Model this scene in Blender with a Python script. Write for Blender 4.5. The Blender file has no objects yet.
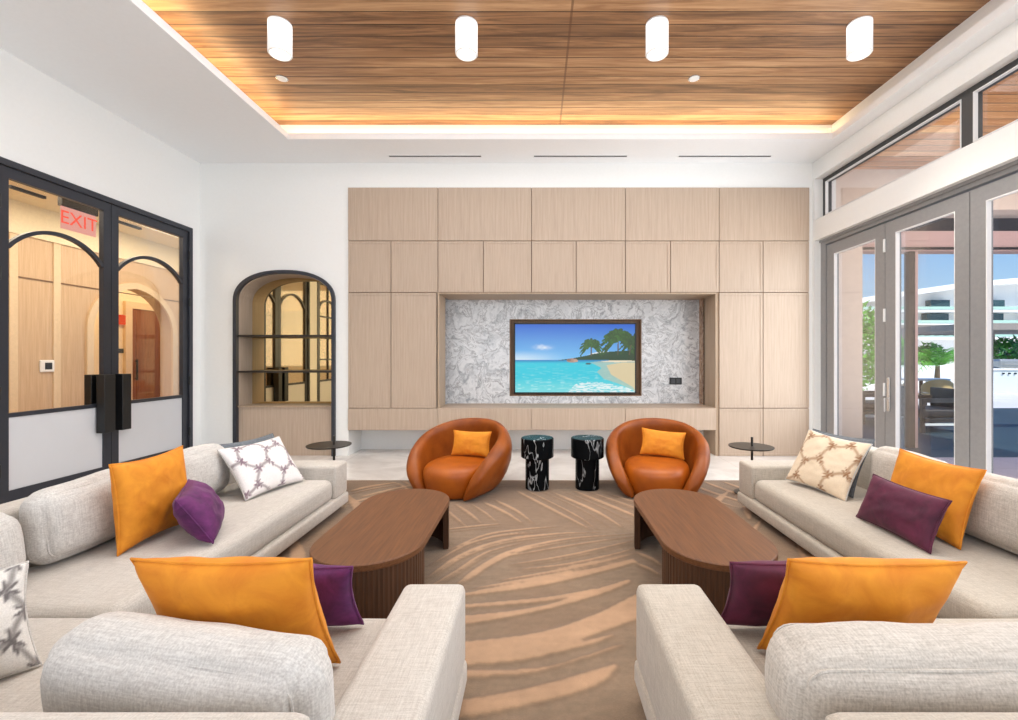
import bpy, bmesh, math, random
import numpy as np
from mathutils import Vector, Matrix, noise

PI = math.pi
random.seed(7)
scene = bpy.context.scene
COL = scene.collection
F, CX, CY, H = 452.0, 536.0, 357.0, 1.3     # focal length in pixels, vanishing point, eye height


def C(r, g, b, a=1.0):
    f = lambda c: (c / 255 / 12.92) if c / 255 <= 0.04045 else ((c / 255 + 0.055) / 1.055) ** 2.4
    return (f(r), f(g), f(b), a)


def WX(x, d): return (x - CX) * d / F
def WZ(y, d): return H + (CY - y) * d / F
def floor_pt(x, y, z=0.0):
    d = (H - z) * F / (y - CY)
    return ((x - CX) * d / F, d)

# ------------------------------------------------------------------ node helpers
def nd(nt, typ, ins=None, **props):
    n = nt.nodes.new(typ)
    for k, v in props.items():
        setattr(n, k, v)
    for k, v in (ins or {}).items():
        s = n.inputs[k]
        if isinstance(v, bpy.types.NodeSocket):
            nt.links.new(v, s)
        else:
            s.default_value = v
    return n

def mth(nt, op, a, b=0.0, c=0.0):
    return nd(nt, 'ShaderNodeMath', {0: a, 1: b, 2: c}, operation=op).outputs[0]

def ramp(nt, fac, stops):
    n = nd(nt, 'ShaderNodeValToRGB', {0: fac})
    cr = n.color_ramp
    while len(cr.elements) < len(stops):
        cr.elements.new(0.5)
    for e, (p, c) in zip(cr.elements, stops):
        e.position = p
        e.color = c if not isinstance(c, (int, float)) else (c, c, c, 1)
    return n.outputs[0]

def mixc(nt, fac, a, b, mode='MIX'):
    n = nd(nt, 'ShaderNodeMix', data_type='RGBA', blend_type=mode)
    for i, v in ((0, fac), (6, a), (7, b)):
        if isinstance(v, bpy.types.NodeSocket):
            nt.links.new(v, n.inputs[i])
        else:
            n.inputs[i].default_value = v
    return n.outputs[2]

def newmat(name, color=(0.8, 0.8, 0.8, 1), rough=0.5, metal=0.0, **kw):
    m = bpy.data.materials.new(name)
    m.use_nodes = True
    nt = m.node_tree
    b = nt.nodes['Principled BSDF']
    b.inputs['Base Color'].default_value = color
    b.inputs['Roughness'].default_value = rough
    b.inputs['Metallic'].default_value = metal
    for k, v in kw.items():
        b.inputs[k].default_value = v
    return m, nt, b

def objco(nt):
    return nd(nt, 'ShaderNodeTexCoord').outputs['Object']

def mapped(nt, scale, rot=(0, 0, 0), loc=(0, 0, 0)):
    return nd(nt, 'ShaderNodeMapping', {'Vector': objco(nt), 'Scale': scale, 'Rotation': rot, 'Location': loc}).outputs[0]

def noise_n(nt, vec, scale, detail=4, rough=0.5, dist=0.0):
    return nd(nt, 'ShaderNodeTexNoise', {'Vector': vec, 'Scale': scale, 'Detail': detail, 'Roughness': rough, 'Distortion': dist}).outputs[0]

def bump(nt, b, height, strength=0.2, dist=0.01):
    n = nd(nt, 'ShaderNodeBump', {'Height': height, 'Strength': strength, 'Distance': dist})
    nt.links.new(n.outputs[0], b.inputs['Normal'])

MAT = {}

def plain(key, color, rough=0.5, metal=0.0, var=0.04, nscale=30, bmp=0.0, **kw):
    """procedural material: a base colour with slight noise variation."""
    m, nt, b = newmat(key, color, rough, metal, **kw)
    f = noise_n(nt, objco(nt), nscale, 3)
    dark = tuple(c * (1 - var) for c in color[:3]) + (1,)
    lite = tuple(min(1, c * (1 + var)) for c in color[:3]) + (1,)
    nt.links.new(ramp(nt, f, [(0.3, dark), (0.7, lite)]), b.inputs['Base Color'])
    if bmp:
        bump(nt, b, f, bmp, 0.003)
    MAT[key] = m
    return m

plain('white_paint', C(242, 242, 240), 0.6, var=0.01)
plain('ceiling_paint', C(244, 245, 246), 0.65, var=0.01)
plain('black_steel', C(56, 58, 66), 0.38, 0.3)
plain('black_matte', C(22, 22, 23), 0.45)
plain('dark_bronze', C(52, 47, 43), 0.4, 0.3)
plain('alu_grey', C(150, 150, 151), 0.42, 0.15)
plain('alu_dark', C(70, 72, 75), 0.45, 0.2)
plain('white_trim', C(238, 238, 238), 0.4, var=0.01)
plain('chrome', C(215, 215, 215), 0.2, 0.8)
plain('frosted', C(214, 214, 217), 0.35, var=0.015, nscale=3)
plain('hall_cream', C(240, 226, 196), 0.7)
plain('cream_trim', C(224, 200, 168), 0.6)
plain('pier_stone', C(226, 211, 198), 0.8, nscale=12, bmp=0.1)
plain('pink_beam', C(196, 166, 162), 0.7)
plain('brown_metal', C(22, 11, 11), 0.5)
plain('outdoor_black', C(30, 32, 36), 0.5)
plain('outdoor_pale', C(206, 214, 214), 0.6)
plain('rattan', C(214, 186, 128), 0.7, bmp=0.3)
plain('villa_white', C(246, 247, 244), 0.8)
plain('villa_glass', C(52, 82, 88), 0.15)
plain('villa_green', C(176, 214, 196), 0.6)
plain('leaf_green', C(96, 176, 44), 0.5, var=0.35, nscale=6)
plain('leaf_dark', C(56, 122, 40), 0.5, var=0.35, nscale=6)
plain('bark', C(120, 96, 72), 0.85, bmp=0.4)
plain('grill_steel', C(176, 176, 172), 0.35, 0.6)
plain('hall_floor', C(196, 160, 116), 0.3)
plain('canopy_grey', C(150, 142, 132), 0.7)

def emit(key, color, strength):
    m = bpy.data.materials.new(key)
    m.use_nodes = True
    nt = m.node_tree
    nt.nodes.remove(nt.nodes['Principled BSDF'])
    e = nd(nt, 'ShaderNodeEmission', {'Color': color, 'Strength': strength})
    nt.links.new(e.outputs[0], nt.nodes['Material Output'].inputs[0])
    MAT[key] = m
    return m

emit('led_warm', C(255, 222, 170), 14.0)
emit('lamp_face', C(255, 240, 214), 4.0)
emit('exit_panel', C(255, 176, 160), 0.85)
emit('exit_red', C(255, 92, 70), 1.1)
emit('alarm_red', C(255, 80, 40), 0.8)

# glass: thin clear pane, reflects by Fresnel
def glass(key, tint, refl=1.0):
    m = bpy.data.materials.new(key)
    m.use_nodes = True
    nt = m.node_tree
    nt.nodes.remove(nt.nodes['Principled BSDF'])
    t = nd(nt, 'ShaderNodeBsdfTransparent', {'Color': tint})
    g = nd(nt, 'ShaderNodeBsdfGlossy', {'Color': (1, 1, 1, 1), 'Roughness': 0.01})
    fr = nd(nt, 'ShaderNodeFresnel', {'IOR': 1.3})
    fac = mth(nt, 'MULTIPLY', fr.outputs[0], refl)
    mx = nd(nt, 'ShaderNodeMixShader', {0: fac, 1: t.outputs[0], 2: g.outputs[0]})
    nt.links.new(mx.outputs[0], nt.nodes['Material Output'].inputs[0])
    MAT[key] = m
glass('clear_glass', (0.985, 0.99, 0.99, 1), 0.3)
m, nt, b = newmat('bronze_mirror', C(226, 198, 146), 0.02, 1.0); MAT['bronze_mirror'] = m

# linen upholstery
def linen(key, c1, c2, sc=170):
    m, nt, b = newmat(key, c1, 0.9, **{'Sheen Weight': 0.25, 'Sheen Roughness': 0.5})
    co = objco(nt)
    ws = [noise_n(nt, nd(nt, 'ShaderNodeMapping', {'Vector': co, 'Scale': k}).outputs[0], sc, 2) for k in ((1, 1, 0.07), (0.07, 1, 1), (1, 0.07, 1))]
    big = noise_n(nt, co, 3.0, 3)
    w = mth(nt, 'MULTIPLY', mth(nt, 'ADD', mth(nt, 'ADD', ws[0], ws[1]), ws[2]), 0.3333)
    w = mth(nt, 'ADD', mth(nt, 'MULTIPLY', w, 0.93), mth(nt, 'MULTIPLY', big, 0.07))
    nt.links.new(ramp(nt, w, [(0.38, c2), (0.6, c1)]), b.inputs['Base Color'])
    bump(nt, b, w, 0.3, 0.004)
    MAT[key] = m
linen('linen_cream', C(206, 199, 190), C(176, 167, 157), 260)
linen('linen_cushion', C(212, 208, 202), C(178, 172, 167), 210)
linen('linen_right', C(198, 188, 174), C(168, 157, 142), 260)
linen('linen_cushion_right', C(208, 200, 190), C(172, 163, 152), 210)
linen('slate_weave', C(120, 126, 132), C(62, 70, 78), 220)

def velvet(key, c1, c2, sheen=0.6):
    m, nt, b = newmat(key, c1, 0.75, **{'Sheen Weight': sheen, 'Sheen Roughness': 0.35})
    b.inputs['Sheen Tint'].default_value = tuple(min(1, 0.35 + 0.65 * c) for c in c1[:3]) + (1,)
    f = noise_n(nt, objco(nt), 9, 5, 0.6, 0.6)
    nt.links.new(ramp(nt, f, [(0.32, c2), (0.68, c1)]), b.inputs['Base Color'])
    bump(nt, b, noise_n(nt, objco(nt), 300, 2), 0.15, 0.002)
    MAT[key] = m
velvet('orange_velvet', C(228, 148, 34), C(206, 120, 16), 0.2)
velvet('purple_velvet', C(112, 40, 104), C(66, 20, 66), 0.3)
velvet('plum_velvet', C(100, 32, 62), C(64, 18, 42), 0.3)

m, nt, b = newmat('cognac_leather', C(150, 72, 22), 0.4, **{'Specular IOR Level': 0.35})
f = noise_n(nt, objco(nt), 6, 4)
nt.links.new(ramp(nt, f, [(0.3, C(126, 60, 14)), (0.7, C(156, 82, 24))]), b.inputs['Base Color'])
bump(nt, b, nd(nt, 'ShaderNodeTexVoronoi', {'Vector': objco(nt), 'Scale': 260}).outputs[0], 0.08, 0.002)
MAT['cognac_leather'] = m
m, nt, b = newmat('seat_leather', C(196, 98, 22), 0.42)
f = noise_n(nt, objco(nt), 6, 4)
nt.links.new(ramp(nt, f, [(0.3, C(152, 72, 8)), (0.7, C(178, 92, 14))]), b.inputs['Base Color'])
MAT['seat_leather'] = m

# table walnut
def fine_wood(key, c1, c2, scale=(60, 60, 2.2), rough=0.45, bmp=0.05):
    m, nt, b = newmat(key, c1, rough)
    v = mapped(nt, scale)
    f = noise_n(nt, v, 1.6, 6, 0.6, 0.25)
    nt.links.new(ramp(nt, f, [(0.3, c2), (0.7, c1)]), b.inputs['Base Color'])
    if bmp:
        bump(nt, b, f, bmp, 0.003)
    MAT[key] = m
fine_wood('walnut_top', C(120, 76, 42), C(88, 53, 28), (60, 2.5, 60))
fine_wood('walnut_base', C(88, 56, 34), C(54, 33, 20), (90, 90, 2))
fine_wood('pale_oak', C(192, 172, 153), C(176, 155, 136), (34, 34, 1.4), 0.5, 0.02)
fine_wood('pale_oak_side', C(188, 166, 142), C(168, 144, 120), (34, 34, 1.4), 0.5, 0.02)
fine_wood('hall_panel', C(214, 186, 154), C(196, 164, 130), (30, 30, 1.2), 0.5, 0.02)
fine_wood('door_wood', C(150, 88, 40), C(116, 60, 24), (26, 26, 1.2), 0.4, 0.02)
fine_wood('recess_wood', C(140, 108, 78), C(104, 76, 54), (40, 40, 2), 0.5, 0.0)

# plank ceiling: boards run along x, width in y
def planks(key, width, c_lo, c_mid, c_hi, jointx=None):
    m, nt, b = newmat(key, c_mid, 0.42)
    co = objco(nt)
    sp = nd(nt, 'ShaderNodeSeparateXYZ', {0: co})
    yy = mth(nt, 'DIVIDE', sp.outputs[1], width)
    idx = mth(nt, 'FLOOR', yy)
    fr = mth(nt, 'FRACT', yy)
    groove = mth(nt, 'LESS_THAN', fr, 0.075)
    wn = nd(nt, 'ShaderNodeTexWhiteNoise', {'W': idx}, noise_dimensions='1D').outputs[0]
    off = nd(nt, 'ShaderNodeCombineXYZ', {0: mth(nt, 'MULTIPLY', wn, 37.0), 1: mth(nt, 'MULTIPLY', idx, 3.7), 2: 0.0}).outputs[0]
    v = nd(nt, 'ShaderNodeVectorMath', {0: co, 1: off}, operation='ADD').outputs[0]
    v = nd(nt, 'ShaderNodeMapping', {'Vector': v, 'Scale': (0.7, 11, 1)}).outputs[0]
    g = noise_n(nt, v, 1.5, 8, 0.66, 0.8)
    g = mth(nt, 'ADD', g, mth(nt, 'MULTIPLY', mth(nt, 'SUBTRACT', wn, 0.5), 0.30))
    col = ramp(nt, g, [(0.28, c_lo), (0.5, c_mid), (0.72, c_hi)])
    col = mixc(nt, mth(nt, 'MULTIPLY', groove, 0.9), col, C(60, 34, 16))
    if jointx is not None:
        j = mth(nt, 'LESS_THAN', mth(nt, 'ABSOLUTE', mth(nt, 'SUBTRACT', sp.outputs[0], jointx)), 0.010)
        col = mixc(nt, mth(nt, 'MULTIPLY', j, 0.6), col, C(90, 54, 28))
    nt.links.new(col, b.inputs['Base Color'])
    MAT[key] = m
planks('ceiling_planks', 0.142, C(104, 72, 46), C(160, 116, 78), C(198, 156, 114), 0.292)
planks('soffit_planks', 0.16, C(176, 116, 66), C(214, 154, 98), C(232, 182, 128))

# grey swirled marble
m, nt, b = newmat('grey_marble', C(200, 202, 206), 0.22)
co = objco(nt)
warp = nd(nt, 'ShaderNodeTexNoise', {'Vector': co, 'Scale': 2.2, 'Detail': 4}).outputs[1]
v = nd(nt, 'ShaderNodeVectorMath', {0: co, 1: nd(nt, 'ShaderNodeVectorMath', {0: warp, 'Scale': 0.9}, operation='SCALE').outputs[0]}, operation='ADD').outputs[0]
n1 = noise_n(nt, v, 4.5, 9, 0.62, 1.6)
ridge = mth(nt, 'ABSOLUTE', mth(nt, 'SUBTRACT', noise_n(nt, v, 5.0, 7, 0.6, 1.0), 0.5))
c0 = ramp(nt, n1, [(0.32, C(158, 162, 168)), (0.46, C(206, 208, 211)), (0.6, C(226, 227, 229)), (0.75, C(186, 190, 196))])
c1 = mixc(nt, ramp(nt, ridge, [(0.0, 0.75), (0.035, 0.0)]), c0, C(128, 127, 131))
nt.links.new(c1, b.inputs['Base Color'])
MAT['grey_marble'] = m

m, nt, b = newmat('warm_reflection_marble', C(150, 116, 88), 0.25)  # brown tones paint a warm light reflection onto the side return
n1 = noise_n(nt, objco(nt), 7, 8, 0.65, 2.0)
nt.links.new(ramp(nt, n1, [(0.3, C(108, 76, 54)), (0.5, C(164, 126, 94)), (0.7, C(200, 172, 144))]), b.inputs['Base Color'])
MAT['warm_reflection_marble'] = m

# black marble with white veins
m, nt, b = newmat('black_marble', C(16, 17, 19), 0.25, **{'Specular IOR Level': 0.06})
v = mapped(nt, (1.0, 1.0, 0.32), (0.6, 0.8, 0.4))
wv = nd(nt, 'ShaderNodeTexNoise', {'Vector': v, 'Scale': 5.0, 'Detail': 2}).outputs[1]
v2 = nd(nt, 'ShaderNodeVectorMath', {0: v, 1: nd(nt, 'ShaderNodeVectorMath', {0: wv, 'Scale': 0.22}, operation='SCALE').outputs[0]}, operation='ADD').outputs[0]
r1 = mth(nt, 'ABSOLUTE', mth(nt, 'SUBTRACT', noise_n(nt, v2, 6.5, 3, 0.55, 0.2), 0.5))
msk = ramp(nt, r1, [(0.0, 0.95), (0.006, 0.5), (0.016, 0.0)])
msk2 = ramp(nt, noise_n(nt, v, 4.0, 2), [(0.40, 0.0), (0.56, 1.0)])
nt.links.new(mixc(nt, mth(nt, 'MULTIPLY', mth(nt, 'MULTIPLY', msk, msk2), 0.8), C(14, 16, 18), C(205, 208, 210)), b.inputs['Base Color'])
MAT['black_marble'] = m

# polished pale stone floor with large tiles
m, nt, b = newmat('stone_floor', C(228, 222, 216), 0.16)
n1 = noise_n(nt, objco(nt), 1.6, 8, 0.6, 1.2)
br = nd(nt, 'ShaderNodeTexBrick', {'Vector': objco(nt), 'Scale': 1.0, 'Mortar Size': 0.003, 'Brick Width': 1.2, 'Row Height': 1.2,
                                   'Color1': (1, 1, 1, 1), 'Color2': (1, 1, 1, 1), 'Mortar': (0.75, 0.74, 0.72, 1)}, offset=0.0)
nt.links.new(mixc(nt, 1.0, ramp(nt, n1, [(0.3, C(212, 206, 202)), (0.6, C(238, 234, 230))]), br.outputs[0], 'MULTIPLY'), b.inputs['Base Color'])
MAT['stone_floor'] = m

def tiles(key, c1, c2, cm, size, rough=0.5):
    m, nt, b = newmat(key, c1, rough)
    n1 = noise_n(nt, objco(nt), 2.5, 6)
    br = nd(nt, 'ShaderNodeTexBrick', {'Vector': objco(nt), 'Scale': 1.0, 'Mortar Size': 0.006, 'Brick Width': size, 'Row Height': size,
                                       'Color1': c1, 'Color2': c2, 'Mortar': cm}, offset=0.0)
    nt.links.new(mixc(nt, mth(nt, 'MULTIPLY', n1, 0.25), br.outputs[0], c2), b.inputs['Base Color'])
    MAT[key] = m
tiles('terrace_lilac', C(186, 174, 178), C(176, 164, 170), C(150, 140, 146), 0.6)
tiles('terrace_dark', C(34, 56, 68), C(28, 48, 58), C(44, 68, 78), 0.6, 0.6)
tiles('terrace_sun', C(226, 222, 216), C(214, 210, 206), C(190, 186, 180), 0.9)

def attr_mat(key, rough, sheen=0.0, emission=0.0, bmp=0.0):
    m, nt, b = newmat(key, (0.5, 0.5, 0.5, 1), rough, **{'Sheen Weight': sheen})
    a = nd(nt, 'ShaderNodeAttribute', attribute_name='col').outputs[0]
    if emission:
        b.inputs['Base Color'].default_value = (0.01, 0.01, 0.01, 1)
        nt.links.new(a, b.inputs['Emission Color'])
        b.inputs['Emission Strength'].default_value = emission
    else:
        f = noise_n(nt, objco(nt), 240, 2)
        nt.links.new(mixc(nt, 1.0, a, ramp(nt, f, [(0.3, 0.84), (0.7, 1.0)]), 'MULTIPLY'), b.inputs['Base Color'])
        if bmp:
            bump(nt, b, f, bmp, 0.004)
    MAT[key] = m
attr_mat('printed_fabric', 0.85, 0.2, bmp=0.2)
attr_mat('rug_pile', 0.95, 0.15, bmp=0.5)
attr_mat('tv_picture', 0.3, emission=0.95)

# ------------------------------------------------------------------ geometry helpers
def box(bm, x0, x1, y0, y1, z0, z1):
    if x0 > x1: x0, x1 = x1, x0
    if y0 > y1: y0, y1 = y1, y0
    if z0 > z1: z0, z1 = z1, z0
    v = [bm.verts.new(p) for p in ((x0, y0, z0), (x1, y0, z0), (x1, y1, z0), (x0, y1, z0), (x0, y0, z1), (x1, y0, z1), (x1, y1, z1), (x0, y1, z1))]
    fs = [bm.faces.new([v[i] for i in q]) for q in ((0, 3, 2, 1), (4, 5, 6, 7), (0, 1, 5, 4), (1, 2, 6, 5), (2, 3, 7, 6), (3, 0, 4, 7))]
    return v, fs

def rbox(bm, x0, x1, y0, y1, z0, z1, r=0.01, seg=2):
    v, fs = box(bm, x0, x1, y0, y1, z0, z1)
    es = list({e for f in fs for e in f.edges})
    bmesh.ops.bevel(bm, geom=es, offset=r, segments=seg, profile=0.5, affect='EDGES')

def tube(bm, pts, r, n=8, closed=False):
    pts = [Vector(p) for p in pts]
    k = len(pts)
    rings = []
    up = Vector((0, 0, 1))
    prev = None
    for i, p in enumerate(pts):
        a = pts[(i - 1) % k] if (closed or i > 0) else p
        c = pts[(i + 1) % k] if (closed or i < k - 1) else p
        t = (c - a).normalized()
        if prev is None:
            s = t.cross(up)
            if s.length < 1e-3: s = t.cross(Vector((1, 0, 0)))
        else:
            s = prev - t * prev.dot(t)
        s.normalize(); prev = s
        w = s.cross(t)
        rr = r[i] if isinstance(r, (list, tuple)) else r
        rings.append([bm.verts.new(p + (s * math.cos(2 * PI * j / n) + w * math.sin(2 * PI * j / n)) * rr) for j in range(n)])
    m = k if closed else k - 1
    for i in range(m):
        A, B = rings[i], rings[(i + 1) % k]
        for j in range(n):
            bm.faces.new((A[j], A[(j + 1) % n], B[(j + 1) % n], B[j]))
    if not closed:
        bm.faces.new(rings[0][::-1]); bm.faces.new(rings[-1])

def lathe(bm, prof, cx=0, cy=0, n=32):
    rings = []
    for r, z in prof:
        if r < 1e-5:
            rings.append([bm.verts.new((cx, cy, z))])
        else:
            rings.append([bm.verts.new((cx + r * math.cos(2 * PI * j / n), cy + r * math.sin(2 * PI * j / n), z)) for j in range(n)])
    for A, B in zip(rings, rings[1:]):
        for j in range(n):
            j2 = (j + 1) % n
            if len(A) == 1 and len(B) == 1: continue
            if len(A) == 1: bm.faces.new((A[0], B[j2], B[j]))
            elif len(B) == 1: bm.faces.new((A[j], A[j2], B[0]))
            else: bm.faces.new((A[j], A[j2], B[j2], B[j]))

def prism(bm, pts, to3, t0, t1):
    A = [bm.verts.new(to3(u, v, t0)) for u, v in pts]
    B = [bm.verts.new(to3(u, v, t1)) for u, v in pts]
    n = len(pts)
    bm.faces.new(A[::-1]); bm.faces.new(B)
    for i in range(n):
        bm.faces.new((A[i], A[(i + 1) % n], B[(i + 1) % n], B[i]))

def sweep(bm, path, to3, w, t0, t1, closed=False):
    """flat bar of width w following a path of (u, v), between depths t0 and t1."""
    k = len(path)
    rings = []
    for i, (u, v) in enumerate(path):
        a = path[(i - 1) % k] if (closed or i > 0) else path[i]
        c = path[(i + 1) % k] if (closed or i < k - 1) else path[i]
        tx, tz = c[0] - a[0], c[1] - a[1]
        L = math.hypot(tx, tz) or 1
        nx, nz = -tz / L * w / 2, tx / L * w / 2
        rings.append([bm.verts.new(to3(u + nx, v + nz, t0)), bm.verts.new(to3(u - nx, v - nz, t0)),
                      bm.verts.new(to3(u - nx, v - nz, t1)), bm.verts.new(to3(u + nx, v + nz, t1))])
    for i in range(k if closed else k - 1):
        A, B = rings[i], rings[(i + 1) % k]
        for j in range(4):
            bm.faces.new((A[j], A[(j + 1) % 4], B[(j + 1) % 4], B[j]))
    if not closed:
        bm.faces.new(rings[0][::-1]); bm.faces.new(rings[-1])

def cells(bm, to3, us, vs, holes, t0, t1):
    us = sorted(set(us) | {h[0] for h in holes} | {h[1] for h in holes})
    vs = sorted(set(vs) | {h[2] for h in holes} | {h[3] for h in holes})
    for a, b_ in zip(us, us[1:]):
        for c, d in zip(vs, vs[1:]):
            mu, mv = (a + b_) / 2, (c + d) / 2
            if any(h[0] < mu < h[1] and h[2] < mv < h[3] for h in holes):
                continue
            p, q = to3(a, c, t0), to3(b_, d, t1)
            box(bm, p[0], q[0], p[1], q[1], p[2], q[2])

def arch_curve(u0, u1, spring, top, n=28, p=2.3):
    c, a, h = (u0 + u1) / 2, (u1 - u0) / 2, top - spring
    out = []
    for i in range(n + 1):
        t = PI - PI * i / n
        cu, sv = math.cos(t), math.sin(t)
        out.append((c + a * math.copysign(abs(cu) ** (2 / p), cu), spring + h * abs(sv) ** (2 / p)))
    return out

def arch_fill(bm, to3, curve, top, t0, t1):
    for (u, v), (u2, v2) in zip(curve, curve[1:]):
        if abs(u2 - u) < 1e-6: continue
        prism(bm, [(u, v), (u2, v2), (u2, top), (u, top)], to3, t0, t1)

def fixn(bm):
    bmesh.ops.recalc_face_normals(bm, faces=bm.faces)

def link(name, bm, mat, parent=None, loc=None, smooth=None, fix=True):
    """one mesh object.  loc: origin to take off the (world space) vertices; parent: an Empty at its own location."""
    if fix: fixn(bm)
    o_loc = Vector(loc) if loc is not None else Vector((0, 0, 0))
    if parent is not None and loc is None and not parent.get('_local'):
        o_loc = Vector(parent['_base'])
    if o_loc.length > 0:
        bmesh.ops.translate(bm, verts=bm.verts, vec=-o_loc)
    me = bpy.data.meshes.new(name)
    bm.to_mesh(me); bm.free()
    for mm in (mat if isinstance(mat, (list, tuple)) else [mat]):
        me.materials.append(MAT[mm] if isinstance(mm, str) else mm)
    if smooth is not None:
        me.shade_smooth()
        if smooth < 180:
            me.set_sharp_from_angle(angle=math.radians(smooth))
    o = bpy.data.objects.new(name, me)
    COL.objects.link(o)
    if parent is not None:
        o.parent = parent
        o['_base'] = list(parent['_base']) if '_base' in parent else [0, 0, 0]
        if parent.get('_local'): o['_local'] = 1
    elif loc is not None:
        o.location = loc
        o['_base'] = list(loc)
    else:
        o['_base'] = [0, 0, 0]
    return o

def tag(o, label=None, cat=None, group=None, kind=None):
    if label: o['label'] = label
    if cat: o['category'] = cat
    if group: o['group'] = group
    if kind: o['kind'] = kind
    return o

def thing(name, label, cat, loc, group=None, kind=None, local=False, rot=None):
    o = bpy.data.objects.new(name, None)
    COL.objects.link(o)
    o.empty_display_size = 0.1
    o.location = loc
    o['_base'] = list(loc)
    if local: o['_local'] = 1
    if rot: o.rotation_euler = rot
    return tag(o, label, cat, group, kind)

def struct(o): return tag(o, kind='structure')
def BM(): return bmesh.new()
def I3(u, v, t): return (u, t, v)          # u=x, v=z, depth t=y   (walls facing the camera)
def S3(u, v, t): return (t, u, v)          # u=y, v=z, depth t=x   (side walls)

def softbox(bm, c, s, r, n=(8, 8, 4), puff=(0, 0, 0), amp=0.0, fs=3.0, seed=0.0):
    """cushion: rounded box with bulging faces and slight unevenness."""
    h = [x / 2 for x in s]
    r = min(r, min(h) * 0.999)
    ax = []
    for i in range(3):
        H_ = h[i]
        edge = [r * (1 - math.cos(a)) for a in (0, 0.35, 0.7, 1.0, 1.3)]
        edge = [r * k for k in (0, 0.16, 0.36, 0.62, 1.0)]
        mid = [-H_ + r + (2 * H_ - 2 * r) * k / n[i] for k in range(1, n[i])]
        L = [-H_ + e for e in edge] + mid + [H_ - e for e in edge[::-1]]
        o = [L[0]]
        for x in L[1:]:
            if x - o[-1] > 1e-5: o.append(x)
        ax.append(o)
    cache = {}
    def vert(p):
        k = tuple(round(x, 5) for x in p)
        if k in cache: return cache[k]
        inner = [max(-(h[i] - r), min(h[i] - r, p[i])) for i in range(3)]
        dv = Vector([p[i] - inner[i] for i in range(3)])
        if dv.length > 1e-9:
            L_ = max(abs(x) for x in dv)
            q = Vector(inner) + dv.normalized() * (r if L_ > r * 0.999 else L_)
        else:
            q = Vector(inner)
        u = [p[i] / h[i] for i in range(3)]
        for i in range(3):
            j, k2 = (i + 1) % 3, (i + 2) % 3
            w = (1 - u[j] ** 2) * (1 - u[k2] ** 2)
            q[i] += puff[i] * u[i] * w ** 0.7
        if amp:
            nn = noise.noise(Vector(p) * fs + Vector((seed, seed * 1.7, seed * 0.3)))
            q += (Vector(p).normalized()) * nn * amp
        v = bm.verts.new(q + Vector(c))
        cache[k] = v
        return v
    for i in range(3):
        j, k = (i + 1) % 3, (i + 2) % 3
        for sgn in (-1, 1):
            for a in range(len(ax[j]) - 1):
                for b_ in range(len(ax[k]) - 1):
                    quad = []
                    for (aa, bb) in ((a, b_), (a + 1, b_), (a + 1, b_ + 1), (a, b_ + 1)):
                        p = [0, 0, 0]; p[i] = sgn * h[i]; p[j] = ax[j][aa]; p[k] = ax[k][bb]
                        quad.append(vert(p))
                    if len(set(quad)) == 4:
                        bm.faces.new(quad if sgn > 0 else quad[::-1])

# ================================================================== THE ROOM SHELL
XL, XR, DB, ZC = -4.46, 3.67, 6.0, WZ(163.2, 6.0)
ZF = -0.012            # stone floor (the rug top is z = 0)
DR = -3.2              # rear end of the room
bm = BM(); box(bm, XL - 0.12, XR + 0.28, DR - 0.1, 6.8, ZF - 0.12, ZF)
struct(link('floor', bm, 'stone_floor'))

# ---- back wall
CAB_L, CAB_R = WX(348.5, 6.0), WX(808.5, 6.0)
CAB_T = WZ(188, 6.0)
AX0, AX1, ASP, ATOP = WX(234.8, 6.0), WX(335.4, 6.0), WZ(300, 6.0), WZ(270.8, 6.0)
arch = arch_curve(AX0, AX1, ASP, ATOP)
bm = BM()
cells(bm, I3, [XL - 0.12, CAB_L], [ZF, ZC + 0.5], [(AX0, AX1, ZF, ATOP)], 6.0, 6.45)
arch_fill(bm, I3, arch, ATOP, 6.0, 6.45)
box(bm, CAB_L, XR, 6.0, 6.45, CAB_T, ZC + 0.5)
box(bm, CAB_R, XR + 0.28, 6.0, 6.45, ZF, CAB_T)
box(bm, CAB_L, 2.41, 6.435, 6.55, ZF, WZ(430, 6.0) - 0.003)
box(bm, XL - 0.12, XR + 0.28, 6.72, 6.8, ZF, ZC + 0.5)
struct(link('wall_back', bm, 'white_paint', loc=(0, 6.0, ZF)))

# ---- left wall: steel door opening and a second gridded steel window nearer the camera
D1a, D1b, D1z = 3.69, 5.86, 2.966
W1a, W1b, W1z = 1.35, 3.38, 2.966
bm = BM()
cells(bm, S3, [DR, 6.0], [ZF, ZC + 0.5], [(D1a, D1b, ZF, D1z), (W1a, W1b, ZF, W1z)], XL - 0.12, XL)
struct(link('wall_left', bm, 'white_paint', loc=(XL, 0, ZF)))

# ---- right wall: bifold opening below, transom above
DOZ, TZ0, TZ1, DJ = 2.83, 3.10, 3.645, 5.954
bm = BM()
cells(bm, S3, [DR, 6.0], [ZF, ZC + 0.5], [(-1.9, DJ, ZF, DOZ), (-1.9, DJ, TZ0, TZ1)], XR, XR + 0.28)
struct(link('wall_right', bm, 'white_paint', loc=(XR, 0, ZF)))

bm = BM()
cells(bm, I3, [XL - 0.12, XR + 0.28], [ZF, ZC + 0.5], [(-3.2, 2.6, 0.4, 2.9)], DR - 0.1, DR)
struct(link('wall_rear', bm, 'white_paint', loc=(0, DR, ZF)))

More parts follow.
